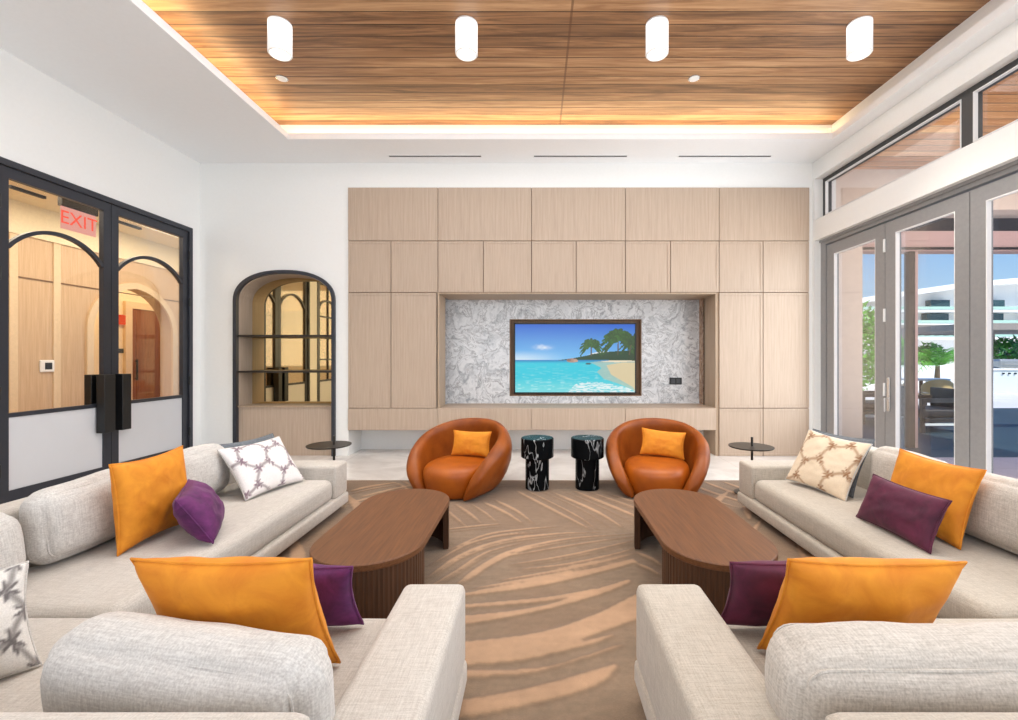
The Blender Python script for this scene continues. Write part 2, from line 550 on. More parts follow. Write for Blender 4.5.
# ---- ceiling: white border, tray with upstand lip, plank field above
TL, TR_, TB, TF = -2.93, 3.50, 5.34, -1.6
ZT = H + 2.825
bm = BM()
box(bm, XL - 0.12, TL, DR - 0.1, 6.45, ZC, ZC + 0.05)
box(bm, TL, XR + 0.28, TB, 6.45, ZC, ZC + 0.05)
box(bm, TR_, XR + 0.28, DR - 0.1, TB, ZC, ZC + 0.05)
box(bm, TL, TR_, DR - 0.1, TF, ZC, ZC + 0.05)
box(bm, TL - 0.02, TL + 0.003, TF, TB + 0.02, ZC + 0.001, ZC + 0.075)
box(bm, TL, TR_ + 0.02, TB - 0.003, TB + 0.02, ZC + 0.001, ZC + 0.075)
box(bm, TR_ - 0.003, TR_ + 0.02, TF, TB, ZC + 0.001, ZC + 0.075)
box(bm, XL - 0.12, TL - 0.24, DR, 6.45, ZC + 0.05, ZT + 0.05)
box(bm, TL - 0.24, XR + 0.28, TB + 0.16, 6.45, ZC + 0.05, ZT + 0.05)
box(bm, TR_ + 0.1, XR + 0.28, DR, TB + 0.16, ZC + 0.05, ZT + 0.05)
box(bm, TL - 0.24, TR_ + 0.1, DR, TF - 0.1, ZC + 0.05, ZT + 0.05)
struct(link('ceiling', bm, 'ceiling_paint'))
bm = BM(); box(bm, TL - 0.24, TR_ + 0.1, TF - 0.1, TB + 0.16, ZT, ZT + 0.04)
struct(link('ceiling_planks', bm, 'ceiling_planks'))
# warm LED strips lying behind the lip (left and back)
bm = BM(); box(bm, TL - 0.13, TL - 0.08, TF, TB + 0.02, ZC + 0.055, ZC + 0.075)
tag(link('cove_light', bm, 'led_warm', loc=(TL - 0.1, 2, ZC + 0.05)), 'warm light strip behind the left lip of the wooden ceiling tray', 'light', 'cove lights of the ceiling tray')
bm = BM(); box(bm, TL - 0.05, TR_, TB + 0.07, TB + 0.11, ZC + 0.055, ZC + 0.075)
tag(link('cove_light', bm, 'led_warm', loc=(0, TB + 0.09, ZC + 0.05)), 'warm light strip behind the far lip of the wooden ceiling tray', 'light', 'cove lights of the ceiling tray')

# ---- ceiling fittings
def downlight(x, label):
    d = 3.83
    X = WX(x, d)
    t = thing('ceiling_downlight', label, 'ceiling light', (X, d, ZT), 'cylinder downlights in the wooden ceiling')
    zb = H + 2.56
    bm = BM(); lathe(bm, [(0, ZT), (0.093, ZT), (0.093, zb + 0.006), (0.088, zb), (0.078, zb), (0.078, zb + 0.02), (0, zb + 0.02)], X, d, 40)
    link('housing', bm, 'white_trim', t, smooth=40)
    bm = BM(); lathe(bm, [(0, zb + 0.018), (0.077, zb + 0.018), (0.077, zb + 0.012), (0, zb + 0.012)], X, d, 32)
    link('diffuser', bm, 'lamp_face', t)
    L = bpy.data.lights.new('downlight_lamp', 'SPOT')
    L.energy = 90; L.color = (1.0, 0.93, 0.82); L.spot_size = 1.9; L.spot_blend = 0.7; L.shadow_soft_size = 0.07
    lo = bpy.data.objects.new('downlight_lamp', L); COL.objects.link(lo)
    lo.parent = t; lo.location = (0, 0, zb - ZT - 0.005)
for x, w in ((280, 'leftmost white cylinder downlight on the plank ceiling'), (466.5, 'second white cylinder downlight from the left on the plank ceiling'),
             (657, 'third white cylinder downlight from the left on the plank ceiling'), (859.5, 'rightmost white cylinder downlight on the plank ceiling')):
    downlight(x, w)
for x, w in ((282, 'round white sprinkler disc on the ceiling planks, left one'), (694, 'round white sprinkler disc on the ceiling planks, right one')):
    d = 2.825 * F / (CY - 78)
    X = WX(x, d)
    t = thing('sprinkler', w, 'sprinkler', (X, d, ZT), 'ceiling sprinklers')
    bm = BM(); lathe(bm, [(0, ZT), (0.058, ZT), (0.058, ZT - 0.006), (0.05, ZT - 0.008), (0.05, ZT - 0.004), (0, ZT - 0.004)], X, d, 28); link('rim', bm, 'chrome', t, smooth=40)
    bm = BM(); lathe(bm, [(0, ZT - 0.004), (0.046, ZT - 0.004), (0.046, ZT - 0.013), (0, ZT - 0.016)], X, d, 28); link('cover', bm, 'white_trim', t, smooth=40)
for (x0, x1), w in (((389, 481), 'left'), ((534, 627), 'middle'), ((679, 771), 'right')):
    d = (ZC - H) * F / (CY - 156)
    a, b_ = WX(x0, d), WX(x1, d)
    t = thing('air_vent', 'thin dark slot vent in the white ceiling border, %s one of three' % w, 'vent', ((a + b_) / 2, d, ZC), 'slot vents in the ceiling')
    bm = BM(); box(bm, a, b_, d - 0.018, d + 0.018, ZC - 0.003, ZC + 0.01); link('slot', bm, 'black_matte', t)
    bm = BM(); box(bm, a - 0.012, b_ + 0.012, d - 0.03, d - 0.019, ZC - 0.005, ZC); box(bm, a - 0.012, b_ + 0.012, d + 0.019, d + 0.03, ZC - 0.005, ZC)
    link('frame', bm, 'white_trim', t)

# ================================================================== STEEL DOORS (left wall)
def steel_double(name, ya, yb, zt, mid, grid=False):
    """black steel double door in the plane of the left wall, seen from the room."""
    t = thing(name, None, None, (XL, (ya + yb) / 2, 0), kind='structure')
    x0, x1 = XL - 0.07, XL + 0.012
    bm = BM()
    fw = 0.055
    box(bm, x0, x1, ya, ya + fw, ZF, zt); box(bm, x0, x1, yb - fw, yb, ZF, zt)
    box(bm, x0, x1, ya + fw, yb - fw, zt - fw, zt)
    link('door_frame', bm, 'black_steel', t)
    for (a, b_, side) in ((ya + fw + 0.004, mid - 0.003, 1), (mid + 0.003, yb - fw - 0.004, -1)):
        bm = BM()
        xs0, xs1 = XL - 0.055, XL - 0.008
        sw = 0.082
        z0, z1 = ZF + 0.01, zt - fw - 0.004
        gb, gt = 0.163, z1 - 0.09
        box(bm, xs0, xs1, a, a + sw, z0, z1); box(bm, xs0, xs1, b_ - sw, b_, z0, z1)
        box(bm, xs0, xs1, a + sw, b_ - sw, gt, z1); box(bm, xs0, xs1, a + sw, b_ - sw, z0, gb)
        box(bm, xs0 + 0.006, xs1 - 0.004, a + sw, b_ - sw, 0.785, 0.822)
        u0, u1 = a + sw, b_ - sw
        c, hw = (u0 + u1) / 2, (u1 - u0) / 2
        if not grid:
            pts = []
            R, rise = 0.0, 0.215
            R = (hw * hw + rise * rise) / (2 * rise); th = math.asin(hw / R)
            for i in range(25):
                an = -th + 2 * th * i / 24
                pts.append((c + R * math.sin(an), 2.45 - R + R * math.cos(an)))
            sweep(bm, pts, S3, 0.034, xs0 + 0.006, xs1 - 0.002)
        else:
            pts = [(c + hw * math.cos(PI * i / 24), 2.3 + 0.2 * math.sin(PI * i / 24)) for i in range(25)]
            sweep(bm, pts, S3, 0.034, xs0 + 0.006, xs1 - 0.002)
            for zz in (1.25, 1.7, 2.15):
                box(bm, xs0 + 0.006, xs1 - 0.004, u0, u1, zz - 0.014, zz + 0.014)
            box(bm, xs0 + 0.006, xs1 - 0.004, c - 0.014, c + 0.014, 0.822, gt)
        leaf = link('door_leaf', bm, 'black_steel', t)
        bm = BM(); box(bm, XL - 0.036, XL - 0.028, u0, u1, 0.815, gt)
        link('glass_pane', bm, 'clear_glass', leaf)
        bm = BM(); box(bm, XL - 0.044, XL - 0.022, u0, u1, gb, 0.79)
        tag(link('lower_panel', bm, 'frosted', leaf), 'frosted white lower panel')
        yh = mid - side * 0.075
        bm = BM()
        if not grid:
            yy0, yy1 = (4.59, 4.71) if side > 0 else (4.79, 4.895)
            rbox(bm, XL - 0.008, XL + 0.08, yy0, yy1, 0.525, 1.12, 0.003, 1)
            rbox(bm, XL - 0.13, XL - 0.055, yy0, yy1, 0.525, 1.12, 0.003, 1)
            tag(link('pull_handle', bm, 'black_matte', leaf), 'tall flat black pull handle')
            ha = a if side > 0 else b_
            for zz in (0.35, 1.0, 2.0, 2.6):
                bm = BM(); tube(bm, [(XL + 0.012, ha - side * 0.002, zz - 0.055), (XL + 0.012, ha - side * 0.002, zz + 0.055)], 0.011, 8)
                link('hinge', bm, 'black_matte', leaf)
            bm = BM(); box(bm, XL - 0.09, XL - 0.058, min(u0, u1) + 0.06, min(u0, u1) + 0.34, gt - 0.06, gt - 0.035)
            link('door_closer', bm, 'black_matte', leaf)
        else:
            bm.free()
    return t
steel_double('door_1', D1a, D1b, D1z, 4.755)
steel_double('window_1', W1a, W1b, W1z, (W1a + W1b) / 2, grid=True)

# ---- hallway behind the steel doors
HX, HC = -6.5, 3.25
HY0, HY1 = 1.0, 9.0
bm = BM(); box(bm, -9.2, XL - 0.12, HY0, 12.0, ZF - 0.12, ZF); struct(link('floor_hallway', bm, 'hall_floor'))
bm = BM(); box(bm, -9.2, XL - 0.12, HY0, 12.0, HC, HC + 0.1); struct(link('ceiling_hallway', bm, 'hall_cream'))
ha0, ha1 = 6.62, 8.06
harch = arch_curve(ha0, ha1, 1.72, 2.4, 28, 2.0)
bm = BM()
cells(bm, S3, [HY0, HY1 + 0.1], [ZF, 2.84], [(ha0, ha1, ZF, 2.4)], HX - 0.2, HX)
arch_fill(bm, S3, harch, 2.4, HX - 0.2, HX)
struct(link('wall_hallway', bm, 'hall_panel', loc=(HX, 5, ZF)))
bm = BM(); box(bm, HX - 0.2, HX + 0.03, HY0, HY1 + 0.1, 2.84, HC); box(bm, HX - 0.2, XL - 0.12, HY1, HY1 + 0.1, ZF, HC)
box(bm, HX, XL - 0.12, HY0 - 0.1, HY0, ZF, HC)
struct(link('wall_hallway_end', bm, 'hall_cream'))
bm = BM()
box(bm, HX, HX + 0.012, HY0, HY1, 2.30, 2.315)
struct(link('trim_1', bm, 'recess_wood'))
bm = BM()
for y0, y1 in ((5.57, 5.66), (6.08, 6.17)):
    box(bm, HX, HX + 0.015, y0, y1, ZF, 2.84)
struct(link('hall_pale_strips', bm, 'cream_trim'))  # two pale vertical strips on the hallway wall
bm = BM()
path = [(ha0 - 0.05, 0.0)] + [(u + (-0.05 if u < 7.34 else 0.05) * abs((u - 7.34) / 0.72), v + 0.05 * (1 - abs((u - 7.34) / 0.72))) for u, v in harch] + [(ha1 + 0.05, 0.0)]
sweep(bm, path, S3, 0.1, HX, HX + 0.03)
struct(link('trim_2', bm, 'cream_trim'))
bm = BM(); box(bm, -8.8, -8.7, 5.5, 12.0, ZF, HC); box(bm, -8.7, HX - 0.2, 11.9, 12.0, ZF, HC); box(bm, -8.7, HX - 0.2, 5.4, 5.5, ZF, HC)
struct(link('wall_corridor', bm, 'hall_cream'))
t = thing('door_2', None, None, (-8.7, 10.2, 0), kind='structure')
y0, y1, zt = 9.68, 10.75, 2.34
bm = BM(); box(bm, -8.7, -8.64, y0 - 0.16, y0, ZF, zt + 0.14); box(bm, -8.7, -8.64, y1, y1 + 0.16, ZF, zt + 0.14); box(bm, -8.7, -8.64, y0, y1, zt, zt + 0.14)
link('door_frame', bm, 'cream_trim', t)
bm = BM(); box(bm, -8.7, -8.66, y0, y1, ZF, zt); box(bm, -8.66, -8.654, y0 + 0.12, y1 - 0.12, 0.2, 1.5); box(bm, -8.66, -8.654, y0 + 0.12, y1 - 0.12, 1.62, zt - 0.12)
lf = link('door_leaf', bm, 'door_wood', t)
bm = BM(); tube(bm, [(-8.62, y0 + 0.09, 0.8), (-8.62, y0 + 0.09, 1.25)], 0.018, 8); box(bm, -8.66, -8.61, y0 + 0.08, y0 + 0.1, 0.83, 0.85); box(bm, -8.66, -8.61, y0 + 0.08, y0 + 0.1, 1.2, 1.22)
link('door_handle', bm, 'black_matte', lf)
# thermostat on the hall wall
yv, zv = 6.0, 1.18
t = thing('thermostat', 'small white thermostat on the hallway wall behind the glass door', 'thermostat', (HX, yv, zv))
bm = BM(); rbox(bm, HX, HX + 0.02, yv - 0.09, yv + 0.09, zv - 0.08, zv + 0.08, 0.012, 3); link('cover', bm, 'white_trim', t)
bm = BM(); rbox(bm, HX + 0.018, HX + 0.024, yv - 0.035, yv + 0.055, zv - 0.045, zv + 0.045, 0.003, 1); link('screen', bm, 'black_matte', t)
ya, za = 9.44, 2.08
t = thing('alarm_sounder', 'small red alarm box on the far corridor wall, seen through the door glass', 'alarm', (-8.7, ya, za))
bm = BM(); rbox(bm, -8.7, -8.64, ya - 0.09, ya + 0.09, za - 0.1, za + 0.1, 0.012, 2); link('housing', bm, 'alarm_red', t)
za = 1.43
t = thing('room_plaque', 'small dark plaque on the far corridor wall beside the wooden door', 'sign', (-8.7, ya, za))
bm = BM(); rbox(bm, -8.7, -8.685, ya - 0.11, ya + 0.13, za - 0.045, za + 0.045, 0.004, 1); link('plate', bm, 'dark_bronze', t)
# exit sign hanging in the hall
ex, ey0, ey1 = -5.3, 5.03, 5.45
t = thing('exit_sign', 'lit pink EXIT sign hanging in the hallway behind the left glass door', 'exit sign', (ex, (ey0 + ey1) / 2, 2.75))
bm = BM(); rbox(bm, ex - 0.03, ex + 0.03, ey0, ey1, 2.99, 3.09, 0.006, 1); box(bm, ex - 0.012, ex + 0.012, 5.2, 5.28, 3.09, HC); link('housing', bm, 'dark_bronze', t)
bm = BM(); box(bm, ex - 0.004, ex + 0.004, ey0 + 0.01, ey1 - 0.01, 2.74, 2.99); link('light_panel', bm, 'exit_panel', t)
cu = bpy.data.curves.new('letters', 'FONT'); cu.body = 'EXIT'; cu.size = 0.21; cu.align_x = 'CENTER'; cu.align_y = 'CENTER'; cu.extrude = 0.001; cu.materials.append(MAT['exit_red'])
lo = bpy.data.objects.new('letters', cu); COL.objects.link(lo); lo.parent = t
bpy.context.view_layer.update()
me_ = bpy.data.meshes.new_from_object(lo.evaluated_get(bpy.context.evaluated_depsgraph_get()))
bpy.data.objects.remove(lo); me_.name = 'letters'
lo = bpy.data.objects.new('letters', me_); COL.objects.link(lo); lo.parent = t
lo.location = (0.007, 0, 0.115); lo.rotation_euler = (PI / 2, 0, PI / 2)

def lamp(name, kind, loc, energy, color, size=0.5, rot=None, size_y=None, spread=None):
    L = bpy.data.lights.new(name, kind)
    L.energy = energy; L.color = color
    if kind == 'AREA':
        L.size = size
        if size_y: L.shape = 'RECTANGLE'; L.size_y = size_y
        if spread: L.spread = spread
    else:
        L.shadow_soft_size = size
    o = bpy.data.objects.new(name, L); COL.objects.link(o)
    o.location = loc
    if rot: o.rotation_euler = rot
    return o
lamp('hall_lamp', 'AREA', (-5.5, 4.6, HC - 0.02), 75, (1.0, 0.84, 0.62), 0.6, size_y=5.0)
lamp('hall_lamp', 'AREA', (-5.5, 7.6, HC - 0.02), 30, (1.0, 0.80, 0.54), 0.6, size_y=2.0)
lamp('corridor_lamp', 'AREA', (-7.7, 9.2, HC - 0.02), 70, (1.0, 0.66, 0.32), 0.8, size_y=4.0)

# ================================================================== ARCHED NICHE
t = thing('arched_bookcase', 'arched black-framed niche with two shelves and a mirrored back', 'shelving niche', ((AX0 + AX1) / 2, 6.0, 0))
bm = BM()
path = [(AX0 + 0.017, ZF)] + [(u + (0.017 if u < (AX0 + AX1) / 2 else -0.017) * min(1, abs(u - (AX0 + AX1) / 2) * 1.5), v - 0.017) for u, v in arch] + [(AX1 - 0.017, ZF)]
sweep(bm, path, I3, 0.045, 5.965, 6.05)
link('frame', bm, 'black_steel', t)
bm = BM()
inn = [(AX0 + 0.04, ZF)] + [(u + (0.04 if u < (AX0 + AX1) / 2 else -0.04) * min(1, abs(u - (AX0 + AX1) / 2) * 1.5), v - 0.04) for u, v in arch] + [(AX1 - 0.04, ZF)]
sweep(bm, [(u, v) for u, v in inn], I3, 0.012, 6.02, 6.30)
link('lining', bm, 'pale_oak', t)
bm = BM()
A = [bm.verts.new((u, 6.295, max(v, 0.646))) for u, v in inn]
bm.faces.new(A)
r_ = bmesh.ops.extrude_face_region(bm, geom=bm.faces[:])
bmesh.ops.translate(bm, verts=[v for v in r_['geom'] if isinstance(v, bmesh.types.BMVert)], vec=(0, 0.01, 0))
tag(link('mirror', bm, 'bronze_mirror', t), 'bronze tinted mirror back')
for y in (335.6, 371.6):
    z = WZ(y, 6.0)
    bm = BM(); box(bm, AX0 + 0.02, AX1 - 0.02, 5.99, 6.29, z - 0.014, z + 0.01)
    tag(link('shelf', bm, 'dark_bronze', t), 'thin dark shelf')
bm = BM(); box(bm, AX0 + 0.046, AX1 - 0.046, 6.02, 6.29, ZF, 0.632)
bc = link('base_cabinet', bm, 'pale_oak', t)
bm = BM(); box(bm, AX0 + 0.04, AX1 - 0.04, 6.0, 6.29, 0.632, 0.652); link('counter', bm, 'pale_oak_side', bc)

# ================================================================== MEDIA WALL
colX = [WX(x, 6.0) for x in (348.5, 391.5, 438.3, 483.5, 531.5, 576, 625, 670, 718.5, 762.3, 808.5)]
rowZ = [WZ(y, 6.0) for y in (188, 241.3, 292.7, 408, 430)]
CF = 5.978   # front of the doors

def cabinet_door(a, b_, z0, z1, parent, g=0.005):
    """slab door with a slim raised edge."""
    bm = BM()
    a += g; b_ -= g; z0 += g; z1 -= g
    box(bm, a, b_, CF + 0.006, 6.0, z0, z1)
    e = 0.03
    box(bm, a, a + e, CF, CF + 0.007, z0, z1); box(bm, b_ - e, b_, CF, CF + 0.007, z0, z1)
    box(bm, a + e, b_ - e, CF, CF + 0.007, z0, z0 + e); box(bm, a + e, b_ - e, CF, CF + 0.007, z1 - e, z1)
    return link('door', bm, 'pale_oak', parent)

def cabinet(name, label, a, b_, z0, z1, splits, depth=0.42, edge=True, group=None, body='recess_wood'):  # dark carcass colour puts shadow into the gaps between doors
    t = thing(name, label, 'cabinet', ((a + b_) / 2, 6.0, z0), group)
    bm = BM(); box(bm, a + 0.001, b_ - 0.001, 6.0, 6.0 + depth, z0, z1)
    link('carcass', bm, body, t)
    xs = [a] + splits + [b_]
    for p, q in zip(xs, xs[1:]):
        if edge: cabinet_door(p, q, z0, z1, t)
        else:
            bm = BM(); rbox(bm, p + 0.003, q - 0.003, CF - 0.004, 6.0, z0 + 0.003, z1 - 0.003, 0.003, 1)
            link('front_panel', bm, 'pale_oak', t)
    return t
order = ['leftmost', 'second from the left', 'middle', 'second from the right', 'rightmost']
for i in range(5):
    cabinet('wall_cabinet', 'plain pale wood wall cabinet in the top row, %s' % order[i], colX[2 * i], colX[2 * i + 2], rowZ[1], rowZ[0], [], edge=False, group='top row of pale wood cabinets')
for i in range(5):
    cabinet('wall_cabinet', 'two-door pale wood wall cabinet in the second row, %s' % order[i], colX[2 * i], colX[2 * i + 2], rowZ[2], rowZ[1], [colX[2 * i + 1]], group='second row of pale wood cabinets')
cabinet('tall_cabinet', 'tall two-door pale wood cabinet left of the marble', colX[0], colX[2], rowZ[3], rowZ[2], [colX[1]])
cabinet('tall_cabinet', 'tall two-door pale wood cabinet right of the marble', colX[8], colX[10], rowZ[3], rowZ[2], [colX[9]])
cabinet('base_cabinet', 'low two-door pale wood cabinet on the floor right of the bench', colX[8], colX[10], ZF, rowZ[3], [colX[9]])
# floating bench under the marble
bx0, bx1 = colX[0], WX(715.5, 6.0)
t = thing('floating_bench', 'long pale wood floating bench below the television', 'bench', ((bx0 + bx1) / 2, 6.0, rowZ[4]))
bm = BM(); box(bm, bx0 + 0.003, bx1, 6.0, 6.43, rowZ[4], rowZ[3] - 0.001); box(bm, colX[2], bx1, 6.4, 6.597, rowZ[3] - 0.06, rowZ[3] - 0.001); link('carcass', bm, 'pale_oak', t)
xs = [bx0, colX[2], colX[4], colX[6], bx1]
for p, q in zip(xs, xs[1:]):
    bm = BM(); rbox(bm, p + 0.002, q - 0.002, CF - 0.004, 6.0, rowZ[4] + 0.002, rowZ[3] - 0.004, 0.003, 1)
    link('drawer', bm, 'pale_oak', t)
# niche linings
bm = BM()
box(bm, colX[2] - 0.02, colX[2] + 0.015, CF, 6.39, rowZ[3], rowZ[2]); box(bm, bx1, colX[8] + 0.0, 6.0, 6.43, ZF, rowZ[2])
box(bm, colX[2] + 0.016, bx1 - 0.001, 5.985, 6.6, rowZ[2] - 0.018, rowZ[2] - 0.002)
struct(link('trim_3', bm, 'pale_oak_side'))
# marble
md = 6.6
rx0, rx1, rz0, rz1 = WX(509.6, md), WX(641.6, md), WZ(396, md), WZ(319.2, md)
t = thing('marble_cladding', 'grey swirled marble cladding around the television', 'wall cladding', (0.55, md, rowZ[3]))
bm = BM(); cells(bm, I3, [colX[2] - 0.1, WX(718.5, 6.0)], [rowZ[3] - 0.02, rowZ[2] + 0.1], [(rx0, rx1, rz0, rz1)], md, md + 0.08)
link('slab', bm, 'grey_marble', t)
bm = BM(); box(bm, bx1, bx1 + 0.03, 6.39, md, rowZ[3], rowZ[2]); tag(link('side_slab', bm, 'warm_reflection_marble', t), 'marble side return with a warm reflection painted in brown')
bm = BM(); box(bm, rx0, rx1, md + 0.075, md + 0.085, rz0, rz1); e = 0.014
box(bm, rx0, rx0 + e, md - 0.002, md + 0.08, rz0, rz1); box(bm, rx1 - e, rx1, md - 0.002, md + 0.08, rz0, rz1)
box(bm, rx0, rx1, md - 0.002, md + 0.08, rz0, rz0 + e); box(bm, rx0, rx1, md - 0.002, md + 0.08, rz1 - e, rz1)
link('screen_recess', bm, 'recess_wood', t)

# ---- television with a beach picture
tx0, tx1, tz0, tz1 = WX(514, md), WX(636.3, md), WZ(393.5, md), WZ(323, md)
t = thing('television', 'flat television showing a turquoise beach with palms', 'television', ((tx0 + tx1) / 2, md, tz0))
bm = BM(); box(bm, tx0, tx1, md + 0.02, md + 0.07, tz0, tz1)
b0 = 0.018
box(bm, tx0, tx1, md - 0.002, md + 0.02, tz0, tz0 + b0); box(bm, tx0, tx1, md - 0.002, md + 0.02, tz1 - b0, tz1)
box(bm, tx0, tx0 + b0, md - 0.002, md + 0.02, tz0, tz1); box(bm, tx1 - b0, tx1, md - 0.002, md + 0.02, tz0, tz1)
link('bezel', bm, 'black_matte', t)

def grid_mesh(name, nx, ny, pos, colors, mat, parent=None, loc=None):
    """pos: (ny, nx, 3) array; colors: (ny, nx, 3) linear."""
    me = bpy.data.meshes.new(name)
    me.vertices.add(nx * ny)
    P = np.array(pos, dtype=np.float32).reshape(-1, 3)
    if parent is not None: P = P - np.array(parent['_base'], dtype=np.float32)
    me.vertices.foreach_set('co', P.ravel())
    i = np.arange((ny - 1) * (nx - 1)); r, c = i // (nx - 1), i % (nx - 1)
    q = np.stack([r * nx + c, r * nx + c + 1, (r + 1) * nx + c + 1, (r + 1) * nx + c], 1).astype(np.int32)
    me.loops.add(q.size); me.loops.foreach_set('vertex_index', q.ravel())
    me.polygons.add(len(q)); me.polygons.foreach_set('loop_start', (np.arange(len(q)) * 4).astype(np.int32))
    me.update(calc_edges=True)
    a = me.color_attributes.new('col', 'FLOAT_COLOR', 'POINT')
    cc = np.ones((nx * ny, 4), dtype=np.float32); cc[:, :3] = np.array(colors).reshape(-1, 3)
    a.data.foreach_set('color', cc.ravel())
    me.shade_smooth()
    me.materials.append(MAT[mat])
    o = bpy.data.objects.new(name, me); COL.objects.link(o)
    if parent is not None: o.parent = parent
    return o

def inpoly(X, Y, pts):
    out = np.zeros(X.shape, bool)
    n = len(pts)
    for i in range(n):
        (x1, y1), (x2, y2) = pts[i], pts[(i + 1) % n]
        if y1 == y2: continue
        c = ((y1 > Y) != (y2 > Y)) & (X < (x2 - x1) * (Y - y1) / (y2 - y1) + x1)
        out ^= c
    return out
lin = lambda *c: np.array(C(*c)[:3])
nx, ny = 288, 164
U, V = np.meshgrid(np.linspace(0, 1, nx), np.linspace(0, 1, ny))     # V up
img = np.zeros((ny, nx, 3))
def blend(mask, col):
    m_ = np.asarray(mask, float)[..., None]
    img[:] = img * (1 - m_) + col * m_
sst = lambda a, b_, x: np.clip((x - a) / (b_ - a), 0, 1) ** 2 * (3 - 2 * np.clip((x - a) / (b_ - a), 0, 1))
hz = 0.475
rs = np.random.RandomState(3)
def vnoise(X, Y, s, seed=0):
    g = np.random.RandomState(seed).rand(64, 64)
    x, y = X * s % 63, Y * s % 63
    x0, y0 = x.astype(int), y.astype(int); fx, fy = x - x0, y - y0
    fx, fy = fx * fx * (3 - 2 * fx), fy * fy * (3 - 2 * fy)
    return (g[y0, x0] * (1 - fx) + g[y0, x0 + 1] * fx) * (1 - fy) + (g[y0 + 1, x0] * (1 - fx) + g[y0 + 1, x0 + 1] * fx) * fy
s_ = np.clip((V - hz) / (1 - hz), 0, 1)[..., None]
img[:] = lin(120, 196, 246) * (1 - s_) + lin(18, 92, 206) * s_
blend(sst(0.5, 0.0, U) * sst(0.3, 0, s_[..., 0]) * 0.8, lin(226, 240, 250))
cl = np.exp(-(((U - 0.235) / 0.06) ** 2 + ((V - 0.655) / 0.03) ** 2)) + 0.6 * np.exp(-(((U - 0.21) / 0.035) ** 2 + ((V - 0.68) / 0.02) ** 2))
blend(np.clip(cl * (0.25 + 0.6 * vnoise(U, V, 40, 2)), 0, 0.9), lin(250, 252, 255))
w_ = np.clip((hz - V) / hz, 0, 1)
sea = lin(22, 132, 196)[None, None] * (1 - sst(0, 0.12, w_))[..., None] + lin(44, 206, 226)[None, None] * sst(0, 0.12, w_)[..., None]
sea = sea * (1 - sst(0.45, 1.0, w_)[..., None] * 0.6) + lin(150, 236, 232) * sst(0.45, 1.0, w_)[..., None] * 0.6
blend(V < hz, sea)
wt = vnoise(U * 1.0, V * 3.2, 28, 5)
blend((V < hz - 0.05) * sst(0.6, 0.9, wt) * 0.45 * w_, lin(220, 250, 250))
sand = [(0.62, 0.44), (0.74, 0.465), (1.01, 0.475), (1.01, -0.01), (0.96, 0.06), (0.86, 0.13), (0.74, 0.2), (0.68, 0.3), (0.72, 0.36), (0.66, 0.41)]
sm = inpoly(U, V, sand)
blend(sm * 0.55 * sst(0.45, 0.75, U), lin(206, 196, 160))
blend(inpoly(U, V, [(0.76, 0.40), (0.9, 0.44), (1.01, 0.44), (1.01, 0.0), (0.98, 0.08), (0.9, 0.16), (0.8, 0.26)]), lin(224, 206, 164))
blend(inpoly(U, V, [(0.7, 0.45), (0.8, 0.47), (1.01, 0.475), (1.01, 0.455), (0.85, 0.44)]), lin(240, 226, 196))
foam = vnoise(U, V * 2.4, 36, 9) * 0.7 + vnoise(U, V * 2.4, 80, 11) * 0.3
blend(inpoly(U, V, [(0.44, 0.0), (0.5, 0.12), (0.6, 0.16), (0.74, 0.14), (0.9, 0.09), (1.0, 0.03), (1.0, -0.01)]) * sst(0.3, 0.6, foam) * 0.9, lin(242, 252, 252))
blend(inpoly(U, V, [(0.36, 0.472), (0.48, 0.5), (0.6, 0.54), (0.7, 0.585), (0.82, 0.6), (1.01, 0.62), (1.01, 0.465), (0.7, 0.475)]) * 1.0, lin(30, 66, 34))
blend(inpoly(U, V, [(0.60, 0.55), (0.7, 0.575), (0.8, 0.6), (0.7, 0.6)]), lin(236, 240, 240))
blend(inpoly(U, V, [(0.94, 0.47), (1.01, 0.47), (1.01, 0.9), (0.985, 0.84), (0.95, 0.8), (0.935, 0.65)]) * (0.5 + 0.5 * (vnoise(U, V, 50, 13) > 0.35)), lin(34, 60, 22))
def palm_img(px, py, tx, ty, R, n, col):
    blend(np.abs((U - (px + (tx - px) * (V - py) / (ty - py))) * 1.76) < 0.008 * ((V > py) & (V < ty)), lin(92, 78, 52))
    for k in range(n):
        a = -0.5 + (PI + 1.0) * k / (n - 1) + rs.uniform(-0.1, 0.1)
        dx, dy = math.cos(a) / 1.76, math.sin(a)
        for s in np.linspace(0.05, 1, 26):
            cx, cy = tx + dx * R * s, ty + dy * R * s - 0.55 * R * s * s
            rr = 0.05 * R * (1.6 - s) * 2.2
            blend(((U - cx) * 1.76) ** 2 + ((V - cy) * (0.8 + 0.3 * (k % 2))) ** 2 < (rr * rs.uniform(0.4, 1.1)) ** 2, lin(*col) * rs.uniform(0.6, 1.7))
palm_img(0.635, 0.53, 0.635, 0.7, 0.17, 13, (44, 84, 26))
palm_img(0.855, 0.55, 0.86, 0.8, 0.25, 15, (44, 82, 22))
palm_img(0.95, 0.55, 0.97, 0.74, 0.18, 11, (40, 72, 20))
for (cx, cy, rx, ry, cc) in ((0.475, 0.468, 0.045, 0.03, (176, 142, 124)), (0.45, 0.475, 0.02, 0.02, (140, 112, 100)), (0.505, 0.462, 0.02, 0.02, (198, 160, 138)), (0.61, 0.42, 0.025, 0.012, (70, 90, 92))):
    blend(((U - cx) / rx) ** 2 + ((V - cy) / ry) ** 2 < 1, lin(*cc))
pos = np.stack([tx0 + b0 * 0.7 + (tx1 - tx0 - 1.4 * b0) * U, np.full_like(U, md + 0.012), tz0 + b0 * 0.7 + (tz1 - tz0 - 1.4 * b0) * V], -1)
grid_mesh('screen', nx, ny, pos, img, 'tv_picture', t)

